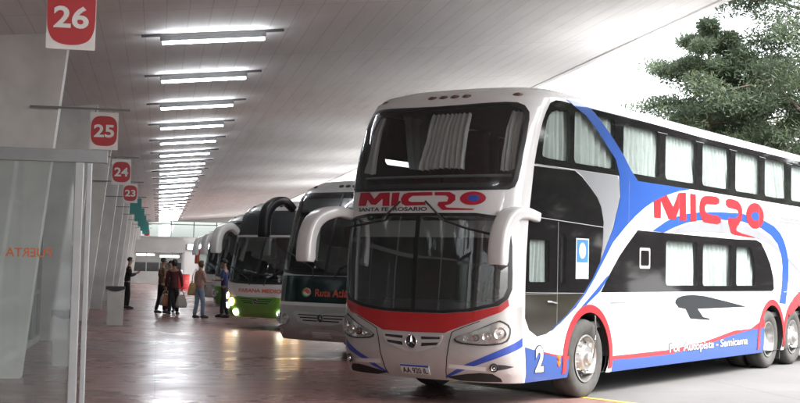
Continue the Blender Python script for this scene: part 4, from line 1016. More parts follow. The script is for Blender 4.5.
    curtain(B, B.near, 'curtain', ((.30, 2.07), (.82, 2.07), (.80, 1.50), (.30, 1.50)), M['curtain'], g, .085, 6, .026, 71)
    g = patch(B, B.near, 'window', sw, M['side_glass'], root, .001, skirt=0)
    curtain(B, B.near, 'curtain', ((1.06, 2.18), (1.30, 2.18), (1.30, 1.48), (1.06, 1.48)), M['curtain'], g, .085, 3, .02, 72)
    patch(B, B.far, 'window_band', [(.9, 3.84), (13.45, 3.858), (13.45, 2.985), (.6, 2.985)], M['black_glass'], root, .003, [h for h in far_w if h[0][0] > 1.5], skirt=.003)
    for i, h in enumerate(far_w):
        g = patch(B, B.far, 'window', h, M['side_glass'], root, .001, skirt=0)
        x0 = min(p[0] for p in h)
        curtain(B, B.far, 'curtain', ((x0 + .30, 3.78), (x0 + 1.2, 3.78), (x0 + 1.0, 3.06), (x0 + .55, 3.06)), M['curtain'], g, .12, 4, .03, 90 + i)
    # ---- inside
    bm = bmesh.new()
    box(bm, .62, 13.4, .06, 2.54, 2.40, 2.52); box(bm, .3, 13.4, .06, 2.54, .92, 1.0); box(bm, 6.5, 6.6, .35, 2.25, 1.0, 3.9); box(bm, 2.8, 2.85, .35, 2.25, 1.0, 2.4)
    obj('deck', bm, M['dark_inside'], root)
    bm = bmesh.new()
    for z0, z1, back, ins in ((.98, 1.26, .75, .12), (2.56, 2.74, .85, .12)):
        fp = [B.on(B.front, s / 20 * .84, (z0 + z1) / 2 + .05, -ins) for s in range(-20, 21)]
        poly = [(p.x, p.y) for p in fp] + [(back, fp[-1].y), (back, fp[0].y)]
        prism(bm, poly, 'z', z0, z1)
    d = obj('dashboard', bm, M['dash'], root)
    bm = bmesh.new()
    for k in range(28):
        a0, a1 = 2 * math.pi * k / 28, 2 * math.pi * (k + 1) / 28
        c = Vector((.52, .72, 1.52)); ex = Vector((0, 1, 0)); ey = Vector((-.45, 0, .89)) * -1
        tube(bm, [c + (ex * math.cos(a0) + ey * math.sin(a0)) * .25, c + (ex * math.cos(a1) + ey * math.sin(a1)) * .25], .018, 6, caps=False)
    tube(bm, [(.30, .72, 1.2), (.52, .72, 1.52)], .03, 8)
    for a in (0, 2.1, 4.2): tube(bm, [c, c + (ex * math.cos(a) + ey * math.sin(a)) * .25], .015, 6)
    obj('steering_wheel', bm, M['black_plastic'], root)
    bm = bmesh.new(); seat(bm, 1.0, .72, 1.0, .55); obj('driver_seat', bm, M['seat_cloth'], root)
    for r_ in range(3):
        for y in (.45, .98, 1.72, 2.22):
            bm = bmesh.new(); seat(bm, 1.25 + 1.1 * r_, y, 2.52, .46); obj('passenger_seat', bm, M['seat_cloth'], root)
    patch(B, B.front, 'sun_visor', [(-.80, 2.07), (.80, 2.07), (.78, 2.28), (-.78, 2.28)], M['sunshade'], root, -.13, skirt=.01)
    curtain(B, B.front, 'curtain', ((-.11, 3.72), (.28, 3.72), (.34, 2.95), (-.10, 2.95)), M['curtain_grey'], root, .13, 9, .030, 5, gather=.06)
    curtain(B, B.front, 'curtain', ((.66, 3.72), (.80, 3.70), (.82, 2.92), (.67, 2.92)), M['curtain_grey'], root, .12, 3, .02, 6)
    curtain(B, B.front, 'curtain', ((-.80, 3.70), (-.66, 3.72), (-.62, 2.92), (-.82, 2.92)), M['curtain_grey'], root, .12, 3, .02, 8)
    bm = bmesh.new(); tube(bm, [B.on(B.front, a / 20 * .8, 2.86, -.14) for a in range(-20, 21)], .018, 8); obj('grab_rail', bm, M['frame'], root)
    # ---- wheels
    wheel(root, 1.905, .03, -1, front=True); wheel(root, 9.25, .05, -1); wheel(root, 10.62, .05, -1, front=True)
    for x in wx: wheel(root, x, 2.57, 1, front=x < 3)
    for x in (9.25,): 
        wheel(root, x, .42, -1); wheel(root, x, 2.18, 1)
    bm = bmesh.new(); tube(bm, [(1.92, -.055, .53), (2.02, -.06, .80), (2.05, -.02, 1.09)], .012, 8); obj('inflation_hose', bm, M['chrome'], root)
    bm = bmesh.new(); box(bm, 9.86, 9.9, .06, .5, .14, .45); obj('mud_flap', bm, M['black_rubber'], root)
    return root
M['wing_black'] = mat('matt_black_vinyl', (.016, .018, .020), .5, .1, 4, spec=.25)
M['sign_blue'] = mat('sticker_blue', (.05, .17, .33), .35, .08, 5)
double_decker()

# ------------------------------------------------------------------ the coaches behind it
ROWS2 = [(.26, .30, 1.22, -.16, .45), (.40, .42, 1.25, -.24, .48), (.60, .60, 1.25, -.28, .50), (.90, .90, 1.25, -.27, .50), (1.45, 1.45, 1.25, -.20, .48), (2.0, 2.0, 1.25, -.06, .46), (2.5, 2.5, 1.25, .10, .46),
         (2.9, 2.9, 1.25, .26, .48), (3.1, 3.08, 1.225, .38, .55), (3.2, 3.17, 1.17, .48, .60), (3.3, 3.24, 1.08, .65, .66), (3.4, 3.28, .96, .9, .66), (3.55, 3.31, .78, 1.3, .66)]
M['green'] = mat('green_paint', (.095, .25, .04), .3, .08, 4, coat=.4)
M['far_red'] = mat('orange_red_mirror', (.42, .09, .04), .4, .1, 5)
M['dark_green'] = mat('dark_bottle_green', (.008, .022, .022), .15, .1, 4, coat=.4)
M['orange_red'] = mat('orange_red_letters', (.55, .10, .06), .4, .05, 4)
M['lamp_on'] = emit('lit_headlamp', (1, .62, .27), 4.0)
M['lamp_white'] = emit('lit_headlamp_white', (1, .93, .80), 3.0)
def coach(u, v, label, cfg, group=None):
    B = Body(ROWS2, 12.0, 1.25)
    p = BUS_AT + (W(u, v) - W(2.57, 17.12))
    root = empty('coach', p, BUS_ROT, label, 'bus', group)
    z0, z1, zt = cfg['screen']
    win = mirror_s([(0, zt), (.60, zt), (.76, zt - .03), (.83, zt - .12), (.865, z1 - .3), (.875, z0 + .5), (.865, z0 + .12), (.80, z0 + .03), (.5, z0 - .01), (0, z0 - .02)])
    nearw = [rrect(1.0 + 1.6 * k, 2.5 + 1.6 * k, 1.75, 2.85, .08) for k in range(6)]
    wx = [2.3, 8.2]
    skins(B, root, wx, M[cfg['body']], [scaled(win, .97)], nearw, nearw)
    g = patch(B, B.front, 'windscreen', scaled(win, .985), M['coach_glass'], root, .006, skirt=0)
    patch(B, B.front, 'surround', win, M['black_paint'], g, .008, [scaled(win, .945, .935)], skirt=.01)
    patch(B, B.front, 'windscreen_divider', rrect(-.018, .018, z0, zt, .005, 1), M['black_paint'], root, .011, skirt=.006)
    if cfg.get('split'):
        zs = cfg['split']
        patch(B, B.front, 'destination_panel', [(-.835, zs + .03), (.835, zs + .03), (.79, zt - .06), (-.79, zt - .06)], M['wing_black'], root, .0125, skirt=.008)
        patch(B, B.front, 'cross_bar', [(-.87, zs - .03), (.87, zs - .03), (.87, zs + .025), (-.87, zs + .025)], M['silver_dark'], root, .013, skirt=.008)
    else:
        patch(B, B.front, 'sun_visor', [(-.83, zt - .34), (.60, zt - .34), (.66, zt - .06), (-.77, zt - .06)], M['sunshade'], root, -.09, skirt=.01)
    for (a, b, m, nm) in cfg['bands']:
        patch(B, B.front, nm, [(-.985, a), (.985, a), (.985, b), (-.985, b)], M[m], root, .004, skirt=.004)
        for fn, sx in ((B.near, 1), (B.far, 1)):
            xe = 11.9
            if a > 1.0 or nm == 'pale_line': patch(B, fn, nm, [(B.corner(a) + .0, a), (xe, a), (xe, b), (B.corner(b) + .0, b)], M[m], root, .003, skirt=.002) if a > 1.2 else None
    for (tx, x0, x1, y0, y1, m) in cfg['text']: lettering(B, B.front, 'lettering', tx, x0, x1, y0, y1, M[m], root, .008, .025)
    if cfg.get('badge'):
        s_, v_ = cfg['badge']
        bd = patch(B, B.front, 'round_badge', ell(s_, v_, .075, .085), M['white_dull'], root, .008, skirt=.002)
        patch(B, B.front, 'badge_swirl', [(s_ + .06 * math.cos(a / 10 * 3.3 - .3), v_ + .07 * math.sin(a / 10 * 3.3 - .3)) for a in range(11)] + [(s_ - .02, v_ + .01), (s_ + .02, v_ - .02)], M['orange_red'], bd, .0095, skirt=.001)
        patch(B, B.front, 'badge_ring', ell(s_, v_, .075, .085), M['green'], bd, .010, [ell(s_ + .008, v_ + .008, .060, .070)], skirt=.001)
    hz = cfg.get('lamp_z', .66)
    for sg in (1, -1):
        hl = [(.50, hz + .06), (.60, hz - .10), (.80, hz - .09), (.90, hz - .02), (.915, hz + .10), (.86, hz + .15), (.70, hz + .12)]
        hl = rounded(hl, 1)
        if sg < 0: hl = flip(hl)
        h = patch(B, B.front, 'headlight', hl, M['reflector'] if not cfg.get('lit') else M['silver_dark'], root, .010, skirt=.005)
        for n_, (s_, v_, r_) in enumerate(((.80, hz + .03, .085), (.60, hz + .02, .10))):
            lit = cfg.get('lit')
            lamp_bowl(B, h, sg * s_, v_, r_, .018, M['lamp_on'] if lit and n_ == 1 else M['reflector'])
        patch(B, B.front, 'lens', hl, M['lens'], h, .04, skirt=.03)
        if cfg.get('lit'):
            for (s_, v_, r_, mm) in ((.80, hz + .17, .075, 'lamp_on'), (.76, hz - .08, .07, 'lamp_white'), (.50, hz - .26, .085, 'lamp_white')): lamp_bowl(B, root, sg * s_, v_, r_, .016, M[mm], 'running_lamp')
        else: lamp_bowl(B, root, sg * .70, .42, .06, .014, M['reflector'], 'foglight')
    gr = mirror_s([(0, .80), (.42, .83), (.46, .78), (.36, .64), (.1, .585), (0, .58)])
    g = patch(B, B.front, 'grille', gr, M[cfg['grille']], root, .018, skirt=.014)
    for b0, b1, e in ((.755, .775, .36), (.705, .728, .33), (.655, .678, .28)):
        patch(B, B.front, 'grille_slot', [(-e, b0), (e, b0), (e, b1), (-e, b1)], M['black_rubber'], g, .0195, skirt=.001)
    star_emblem(B, g, 0, .715, .022, .075)
    if cfg.get('plate'):
        pl = patch(B, B.front, 'number_plate', [(-.14, .335), (.14, .335), (.14, .45), (-.14, .45)], M['white_dull'], root, .022, skirt=.012)
    lip = mirror_s([(0, .50), (.22, .50), (.36, .42), (.46, .36), (.46, .33), (.2, .30), (0, .30)])
    patch(B, B.front, 'lower_lip', lip, M[cfg['lip']], root, .008, [], skirt=.003)
    patch(B, B.near, 'window_band', [(.75, 2.95), (11.8, 2.95), (11.8, 1.62), (.55, 1.62)], M['black_glass'], root, .0035, nearw, skirt=.003)
    patch(B, B.far, 'window_band', [(.75, 2.95), (11.8, 2.95), (11.8, 1.62), (.55, 1.62)], M['black_glass'], root, .0035, nearw, skirt=.003)
    for fn in (B.near, B.far):
        for h in nearw: patch(B, fn, 'window', h, M['dark_glass'], root, .001, skirt=0)
    bm = bmesh.new(); box(bm, .4, 11.8, .06, 2.44, 1.28, 1.36); obj('deck', bm, M['dark_inside'], root)
    bm = bmesh.new(); fp = [B.on(B.front, s / 20 * .86, z0 + .05, -.12) for s in range(-20, 21)]
    prism(bm, [(q.x, q.y) for q in fp] + [(.8, fp[-1].y), (.8, fp[0].y)], 'z', z0 - .25, z0 + .10); obj('dashboard', bm, M['dash'], root)
    bm = bmesh.new()
    for r_ in range(3):
        for y in (.42, .92, 1.62, 2.1): seat(bm, 1.3 + .95 * r_, y, 1.36, .44)
    obj('seating', bm, M['seat_cloth'], root)
    for pts in ([(-.16, z0 - .05), (-.20, z0 + .10), (-.50, z0 + .30), (-.75, z0 + .40)], [(.16, z0 - .05), (.20, z0 + .10), (.45, z0 + .30), (.68, z0 + .40)]):
        bm = bmesh.new(); tube(bm, [B.on(B.front, a, b, .035) for a, b in pts], .012, 6); obj('wiper', bm, M['black_plastic'], root)
    for sg in (-1, 1):
        for k in range(3):
            bm = bmesh.new(); lathe(bm, [(0, .025), (.05, .016), (.06, 0)], (0, 0, 0), 'z', 12)
            for v_ in bm.verts: v_.co.y *= .6
            bmesh.ops.transform(bm, matrix=B.frame(.11 * (k - 1) if sg > 0 else (-.6 if k == 0 else .6), 3.16, 0), verts=bm.verts)
            if sg > 0 or k < 2: obj('marker_lamp', bm, M['black_plastic'], root)
            else: bm.free()
    mz = cfg.get('mirror_z', 2.75); mm = M[cfg['mirror']]
    for sg, y in ((1, 2.36), (-1, .14)):
        mirror(root, [(.22, y, mz), (.0, y + sg * .06, mz + .15), (-.22, y + sg * .17, mz + .07), (-.34, y + sg * .21, mz - .16), (-.37, y + sg * .21, mz - .54)], m=mm, half=cfg.get('mhalf', (.13, .11)))
    for x in wx:
        wheel(root, x, .05, -1, front=x < 3); wheel(root, x, 2.45, 1, front=x < 3)
    return root
coach(2.26, 24.37, 'dark green and silver coach with orange-red lettering beside the white double-decker', dict(
    body='silver_light', screen=(1.50, 2.9, 3.03), bands=[(.99, 1.47, 'dark_green', 'front_panel'), (.93, .985, 'white_dull', 'pale_line'), (.27, .925, 'silver_dark', 'bumper')],
    text=[('Ruta Atlántica', -.12, .62, 1.10, 1.24, 'orange_red')], badge=(-.26, 1.17), grille='silver_light', lip='silver', mirror='black_paint', mirror_z=2.70, plate=True, mhalf=(.11, .09)), 'coaches parked in the row of bays')
coach(1.80, 33.8, 'green and white coach with lit headlamps and red lettering, where the passengers stand', dict(
    body='white', screen=(1.16, 2.9, 3.03), split=2.36, bands=[(.82, 1.13, 'white', 'front_panel'), (.27, .815, 'green', 'bumper')],
    text=[('PARANA MEDIO', -.42, .52, .93, 1.03, 'orange_red')], grille='green', lip='green', mirror='white', mirror_z=2.45, lit=True, lamp_z=.66), 'coaches parked in the row of bays')
coach(1.80, 42.4, 'white coach half hidden behind the green and white one, white mirror showing', dict(
    body='white', mhalf=(.12, .08), screen=(1.2, 2.9, 3.03), bands=[(.27, .9, 'green', 'bumper')], text=[], grille='green', lip='green', mirror='white', mirror_z=2.45), 'coaches parked in the row of bays')
coach(1.75, 50.6, 'dark-fronted coach fifth in the row from the viewer, white mirror showing', dict(
    body='white', mhalf=(.12, .08), screen=(1.2, 2.9, 3.03), split=2.36, bands=[(.27, 1.1, 'white', 'bumper')], text=[], grille='silver', lip='silver', mirror='white', mirror_z=2.45), 'coaches parked in the row of bays')
coach(2.1, 60.5, 'farthest coach of the row with a small orange-red mirror', dict(
    body='white', screen=(1.2, 2.9, 3.03), bands=[(.27, 1.1, 'deep_blue', 'bumper')], text=[], grille='silver', lip='silver', mirror='far_red', mirror_z=2.1, mhalf=(.09, .08)), 'coaches parked in the row of bays')

# ------------------------------------------------------------------ people waiting by the third coach
def skin_mesh(nodes, edges, root=0, sub=1):
    """Grow one continuous surface over a jointed skeleton."""
    me = bpy.data.meshes.new("skin_tmp"); me.from_pydata([n[0] for n in nodes], edges, [])
    o = bpy.data.objects.new("skin_tmp", me); COL.objects.link(o)
    md = o.modifiers.new("skin", 'SKIN'); md.use_smooth_shade = True; md.branch_smoothing = .6
    for i, n in enumerate(nodes):
        sv = me.skin_vertices[0].data[i]; r = n[1]; sv.radius = r if isinstance(r, tuple) else (r, r); sv.use_root = (i == root)
    s = o.modifiers.new("sub", 'SUBSURF'); s.levels = sub; s.render_levels = sub
    dg = bpy.context.evaluated_depsgraph_get(); dg.update()
    out = bpy.data.meshes.new_from_object(o.evaluated_get(dg)); bm = bmesh.new(); bm.from_mesh(out)
    bpy.data.objects.remove(o); bpy.data.meshes.remove(me); bpy.data.meshes.remove(out)
    return bm
def join(bm, other):
    me = bpy.data.meshes.new("tmp"); other.to_mesh(me); other.free(); bm.from_mesh(me); bpy.data.meshes.remove(me)
def blob_at(bm, c, r, seg=10):
    c = Vector(c); r = Vector(r) if isinstance(r, (tuple, list)) else Vector((r, r, r))
    q = bmesh.ops.create_uvsphere(bm, u_segments=seg, v_segments=max(6, seg - 2), radius=1)
    for v in q['verts']: v.co = Vector((v.co.x * r.x, v.co.y * r.y, v.co.z * r.z)) + c
def hand(bm, wrist, direction, palm_n, curl=.5, side=1):
    """Palm, four unequal bent fingers and a thumb leaving the side of the palm."""
    w, d, n = Vector(wrist), Vector(direction).normalized(), Vector(palm_n).normalized()
    n = (n - d * n.dot(d)).normalized(); x = d.cross(n) * side
    tube(bm, [w - d * .01, w + d * .03, w + d * .07, w + d * .088], [(.024, .018), (.036, .017), (.042, .016), (.038, .012)], 10)
    for k, (off, l) in enumerate(((-.030, .068), (-.010, .078), (.010, .074), (.029, .058))):
        p = w + d * .078 + x * off; a = curl * .7; q1 = p + (d * math.cos(a) + n * math.sin(a)) * l * .48
        a = curl * 1.7; q2 = q1 + (d * math.cos(a) + n * math.sin(a)) * l * .30; a = curl * 2.4; q3 = q2 + (d * math.cos(a) + n * math.sin(a)) * l * .24
        tube(bm, [p - d * .012, p, q1, q2, q3], [.0085, .0095, .0088, .008, .006], 6)
    p = w + d * .028 - x * .034; q1 = p + (d * .6 - x * .62 + n * .35).normalized() * .036; q2 = q1 + (d * .85 - x * .2 + n * .45).normalized() * .028
    tube(bm, [p + x * .012, p, q1, q2], [.011, .012, .0105, .008], 6)
SKIN = [mat('skin_tan', (.36, .20, .13), .55, .08, 20), mat('skin_brown', (.26, .13, .08), .55, .08, 20)]
HAIR = [mat('dark_hair', (.012, .009, .008), .55, .3, 30), mat('brown_hair', (.09, .045, .025), .55, .3, 30)]
SHOE = mat('dark_shoe', (.03, .025, .025), .5, .2, 20)
def person(u, v, face, label, top, legs, skin=0, hair=0, long_hair=0.0, height=1.72, arms=None, stride=.0, lean=.0, look=0.0, sleeve=.55, skirt_top=.93):
    """face: compass direction of the body in the lane frame, degrees, 0 = along the lane away from the viewer, +90 = towards the buses."""
    root = empty('person', W(u, v, .004), LANE - R(face), label, 'person'); k = height / 1.72
    root.scale = (k, k, k)
    arms = arms or {}
    L = lean
    hp, sp, ch, nb, nk, h0, h1 = (0, 0, .95), (0, L * .3, 1.12), (0, L * .75, 1.30), (0, L, 1.45), (0, L * 1.1 + .015, 1.515), (0, L * 1.15 + .035, 1.60), (0, L * 1.2 + .03, 1.675)
    def leg(s):
        y = stride * s
        return [(s * .085, 0, .90), (s * .10, y * .5 + .025, .49), (s * .105, y - .025, .085), (s * .12, y + .07, .045), (s * .125, y + .14, .032)]
    def arm(s):
        a = arms.get('r' if s > 0 else 'l', 'down'); S = Vector((s * .175, L * .95, 1.405))
        if a == 'down': E, Wr = S + Vector((s * .055, -.02, -.29)), S + Vector((s * .06, .04, -.54))
        elif a == 'carry': E, Wr = S + Vector((s * .06, -.01, -.30)), S + Vector((s * .08, .02, -.56))
        elif a == 'phone': E, Wr = S + Vector((s * .05, .03, -.29)), S + Vector((-s * .045, .25, -.20))
        elif a == 'bent': E, Wr = S + Vector((s * .07, -.02, -.29)), S + Vector((s * .01, .22, -.30))
        else: E, Wr = S + Vector((s * .05, -.05, -.29)), S + Vector((-s * .05, .16, -.33))
        return S, E, Wr, a
    N, E = [], []
    def add(p, r, parent=None):
        N.append((tuple(p), r)); i = len(N) - 1
        if parent is not None: E.append((parent, i))
        return i
    p0 = add(hp, (.135, .10)); p1 = add(sp, (.12, .09), p0); p2 = add(ch, (.135, .095), p1); p3 = add(nb, (.07, .06), p2); p4 = add(nk, (.048, .05), p3)
    p5 = add(h0, (.070, .084), p4); p6 = add(h1, (.068, .084), p5)
    wr = {}
    for s in (1, -1):
        a = p0
        for p, r in zip(leg(s), (.085, .058, .040, .040, .030)): a = add(p, r, a)
        S, El, Wr, kind = arm(s)
        a = add(S, .055, p2); a = add(El, .040, a); a = add(Wr, .026, a); wr[s] = (El, Wr, kind)
    body = skin_mesh(N, E, 0, 1)
    hc = Vector(h0) + Vector((0, 0, .03))
    tube(body, [hc + Vector((0, .075, .015)), hc + Vector((0, .098, -.018)), hc + Vector((0, .078, -.03))], [.008, .014, .011], 8)     # nose
    for s in (1, -1): blob_at(body, hc + Vector((s * .072, -.002, -.005)), (.010, .018, .028), 8)                                        # ears
    palms = {}
    for s in (1, -1):
        El, Wr, kind = wr[s]; d = (Wr - El).normalized()
        if kind in ('down', 'carry'): d = Vector((0, .08, -1)); n = Vector((-s, .1, 0)); cu = .55 if kind == 'down' else 1.05
        else: n = Vector((-s * .5, 0, .85)); cu = .75
        hand(body, Wr, d, n, cu, s); palms[s] = Wr + d.normalized() * .085 + n.normalized() * .02
    obj('body', body, SKIN[skin], root, smooth=True)
    bm = bmesh.new()
    for s in (1, -1): blob_at(bm, hc + Vector((s * .030, .079, .012)), (.011, .006, .007), 8)
    tube(bm, [hc + Vector((-.022, .078, -.055)), hc + Vector((0, .084, -.056)), hc + Vector((.022, .078, -.055))], .005, 6)
    obj('face_features', bm, HAIR[0], root, smooth=True)
    # hair cap
    bm = bmesh.new(); rd = random.Random(int(u * 100 + v * 7)); q = bmesh.ops.create_icosphere(bm, subdivisions=3, radius=1)
    for v_ in q['verts']:
        c = v_.co.copy(); j = 1 + rd.uniform(-.05, .05)
        v_.co = Vector((c.x * .086 * j, c.y * .100 * j, c.z * .095 * j))
        if c.y > .25 and c.z < .45: v_.co.y *= .62; v_.co.x *= .9
        if c.z < -.15 and c.y < .35 and long_hair: v_.co.z -= long_hair * (-.15 - c.z) * 1.2; v_.co.x *= 1.18
        elif c.z < -.3: v_.co.z *= .65
        v_.co += hc + Vector((0, -.012, .030))
    obj('hair', bm, HAIR[hair], root, smooth=True)
    # shirt
    N2, E2 = [], []
    def add2(p, r, parent=None):
        N2.append((tuple(p), r)); i = len(N2) - 1
        if parent is not None: E2.append((parent, i))
        return i
    a0 = add2((0, -.0, skirt_top - .06), (.165, .125)); a1 = add2((0, L * .15, 1.04), (.152, .115), a0); a2 = add2((0, L * .5, 1.18), (.145, .11), a1); a3 = add2(ch, (.155, .112), a2); a4 = add2((0, L * .95, 1.43), (.085, .072), a3)
    for s in (1, -1):
        El, Wr, kind = wr[s]; S = Vector((s * .165, L * .95, 1.405)); b = add2(S, .070, a3)
        if sleeve < .7: add2(S.lerp(El, sleeve / .55 * .9), .060, b)
        else: b = add2(El, .056, b); add2(El.lerp(Wr, .85), .040, b)
    obj('shirt', skin_mesh(N2, E2, 0, 1), top, root, smooth=True)
    N2, E2 = [], []
    a0 = add2((0, 0, .985), (.138, .105)); a1 = add2((0, 0, .92), (.142, .112), a0)
    for s in (1, -1):
        l = leg(s); b = add2(Vector(l[0]) - Vector((0, 0, .06)), .098, a1); b = add2(l[1], .074, b); b = add2(Vector(l[1]).lerp(Vector(l[2]), .6), .066, b); add2(Vector(l[2]) + Vector((0, 0, .01)), .062, b)
    obj('trousers', skin_mesh(N2, E2, 0, 1), legs, root, smooth=True)
    for s in (1, -1):
        l = leg(s); bm = bmesh.new()
        tube(bm, [Vector(l[2]) + Vector((0, -.045, -.045)), Vector(l[2]) + Vector((0, -.01, -.02)), Vector(l[3]) + Vector((0, 0, .012)), Vector(l[4]) + Vector((0, .01, .008)), Vector(l[4]) + Vector((0, .045, .002))], [(.038, .036), (.046, .060), (.050, .050), (.046, .036), (.028, .022)], 12)
        for v_ in bm.verts: v_.co.z = max(v_.co.z, 0.0)
        obj('shoe', bm, SHOE, root, smooth=True)
    mw = Matrix.Translation(root.location) @ Matrix.Rotation(root.rotation_euler.z, 4, 'Z') @ Matrix.Scale(k, 4)
    return root, {s: mw @ p for s, p in palms.items()}, mw
def fabric(name, col): return mat(name, col, .9, .25, 9, bump=.1)
def sack(name, top, w, h, d, m, label, cat, handle=.14):
    """A sagging bag hanging from a hand at `top`."""
    r = empty(name, top, LANE + .4, label, cat)
    bm = bmesh.new(); rings = []
    for j in range(9):
        t = j / 8; z = -handle - h * t; f = .58 + .40 * min(1, t * 1.5) ** .7 + .04 * math.sin(math.pi * t); ring = []
        if j == 8: f *= .90
        for i in range(20):
            a = 2 * math.pi * i / 20; c, s = math.cos(a), math.sin(a); wob = 1 + .05 * math.sin(a * 5 + t * 6)
            ring.append(bm.verts.new((w / 2 * f * math.copysign(abs(c) ** .6, c) * wob, d / 2 * f * (.25 + .75 * min(1, t * 1.3) ** .8) * math.copysign(abs(s) ** .7, s) * wob, z + .015 * math.sin(a * 3) * (1 - t))))
        rings.append(ring)
    for j in range(8):
        for i in range(20): bm.faces.new((rings[j][i], rings[j][(i + 1) % 20], rings[j + 1][(i + 1) % 20], rings[j + 1][i]))
    bm.faces.new(rings[-1])
    obj('sack', bm, m, r, smooth=True)
    bm = bmesh.new()
    for y in (-.02, .02): tube(bm, [(-w * .28, y, -handle - .01), (-w * .2, y * .8, -handle * .45), (0, 0, .004), (w * .2, y * .8, -handle * .45), (w * .28, y, -handle - .01)], .009, 8)
    obj('handles', bm, m, r, smooth=True)
    return r
M['plastic_bag'] = cloth('white_plastic_bag', (.46, .43, .39), .4)
M['tan_bag'] = fabric('tan_canvas', (.52, .36, .17))
blacktop, brown, slate, maroon, pinkish, blueshirt = fabric('black_cotton', (.022, .020, .022)), fabric('brown_cotton', (.14, .075, .05)), fabric('slate_cotton', (.07, .09, .13)), fabric('maroon_cotton', (.07, .014, .018)), fabric('dusty_pink_cotton', (.42, .25, .21)), fabric('blue_cotton', (.025, .04, .12))
darkjean, blackjean, bluejean = fabric('dark_denim', (.022, .024, .032)), fabric('black_trousers', (.016, .015, .016)), fabric('light_denim', (.20, .28, .36))
p1, pa1, mw1 = person(-1.02, 44.6, 78, 'man in black standing by the pillars reading his phone', blacktop, blackjean, 0, 0, 0, 1.74, {'r': 'phone', 'l': 'phone'}, .03, .05, sleeve=.9)
ph = empty('mobile_phone', mw1 @ Vector((0, .40, 1.245)), LANE - R(78), 'small dark phone held up by the man in black', 'phone')
bm = bmesh.new(); box(bm, -.036, .036, -.075, .075, -.004, .004, 0, .003)
bmesh.ops.rotate(bm, verts=bm.verts, cent=(0, 0, 0), matrix=Matrix.Rotation(R(50), 3, 'X')); c_ = obj('case', bm, M['black_plastic'], ph)
bm = bmesh.new(); box(bm, -.032, .032, -.068, .068, .0041, .0055)
bmesh.ops.rotate(bm, verts=bm.verts, cent=(0, 0, 0), matrix=Matrix.Rotation(R(50), 3, 'X')); obj('screen', bm, M['black_glass'], ph)
p2, pa2, _ = person(.12, 41.3, 70, 'man in brown shirt and dark trousers carrying a white carrier bag', brown, blackjean, 1, 0, 0, 1.74, {'r': 'carry', 'l': 'bent'}, .10, .03)
p3, pa3, _ = person(.42, 42.4, 200, 'person in slate-blue top half hidden behind the maroon-clad one', slate, darkjean, 0, 0, .02, 1.66, {}, .05, .02, sleeve=.9)
p4, pa4, _ = person(.50, 40.4, 12, 'person with dark curly hair in a long maroon top and black trousers', maroon, blackjean, 1, 0, .07, 1.70, {'r': 'carry', 'l': 'carry'}, .06, .02, sleeve=.9, skirt_top=.82)
p5, pa5, mw5 = person(1.22, 38.2, 55, 'woman in dusty pink top and light jeans with a tan shoulder bag', pinkish, bluejean, 0, 1, .05, 1.68, {'r': 'bent', 'l': 'down'}, .07, .02)
p6, pa6, _ = person(1.98, 38.9, -65, 'man in blue shirt and dark trousers in front of the green coach', blueshirt, darkjean, 1, 0, 0, 1.74, {'r': 'bent', 'l': 'bent'}, .14, .0)
sack('carrier_bag', pa2[1], .36, .36, .20, M['plastic_bag'], 'white plastic carrier bag held by the man in brown', 'bag')
sack('carrier_bag', pa4[1], .36, .38, .18, M['plastic_bag'], 'cream carrier bag in the right hand of the maroon-clad person', 'bag')
sack('carrier_bag', pa4[-1], .26, .34, .16, fabric('orange_brown_bag', (.34, .15, .07)), 'orange-brown bag in the left hand of the maroon-clad person', 'bag')
sb = sack('shoulder_bag', mw5 @ Vector((-.235, -.02, 1.12)), .42, .36, .17, M['tan_bag'], 'large tan canvas bag hanging at the side of the woman in jeans', 'bag', .06)
bm = bmesh.new(); mi = mw5.inverted()
A = Vector((-.235, -.02, 1.06)); tube(bm, [mw5 @ p - sb.location for p in (Vector((-.25, -.10, 1.05)), Vector((-.235, -.10, 1.28)), Vector((-.17, -.03, 1.49)), Vector((-.235, .09, 1.28)), Vector((-.25, .10, 1.05)))], .013, 8)
bmesh.ops.rotate(bm, verts=bm.verts, cent=(0, 0, 0), matrix=Matrix.Rotation(-(LANE + .4), 3, 'Z')); obj('strap', bm, M['tan_bag'], sb, smooth=True)

# ------------------------------------------------------------------ trees beyond the yard
def leaf_mat(name, col):
    m, nt, b = _nodes(name); out = nt.nodes["Material Output"]
    tc = nt.nodes.new("ShaderNodeTexCoord"); n = noise(nt, tc, .55, 4); n2 = noise(nt, tc, 4.0, 3)
    c = mixc(nt, rng(nt, n.outputs["Fac"], 0, 1, .38, .62).outputs[0], tuple(x * .62 for x in col), tuple(min(1, x * 1.35) for x in col))
    c = mixc(nt, rng(nt, n2.outputs["Fac"], 0, .6, .5, .7).outputs[0], c, (col[0] * 1.6, col[1] * 1.25, col[2] * .8))
    b.inputs["Roughness"].default_value = .6; nt.links.new(c, b.inputs["Base Color"])
    t = nt.nodes.new("ShaderNodeBsdfTranslucent"); nt.links.new(c, t.inputs[0])
    mx = nt.nodes.new("ShaderNodeMixShader"); mx.inputs[0].default_value = .5
    nt.links.new(b.outputs[0], mx.inputs[1]); nt.links.new(t.outputs[0], mx.inputs[2]); nt.links.new(mx.outputs[0], out.inputs["Surface"])
    return m
M['bark'] = mat('tree_bark', (.10, .075, .055), .9, .4, 4, bump=.5, stretch=(1, 1, .3))
M['leaf'] = leaf_mat('conifer_leaf', (.10, .135, .082)); M['leaf2'] = leaf_mat('dark_conifer_leaf', (.075, .105, .062)); M['leaf3'] = leaf_mat('olive_leaf', (.13, .145, .06)); M['bloom'] = leaf_mat('plum_bloom', (.22, .03, .07))
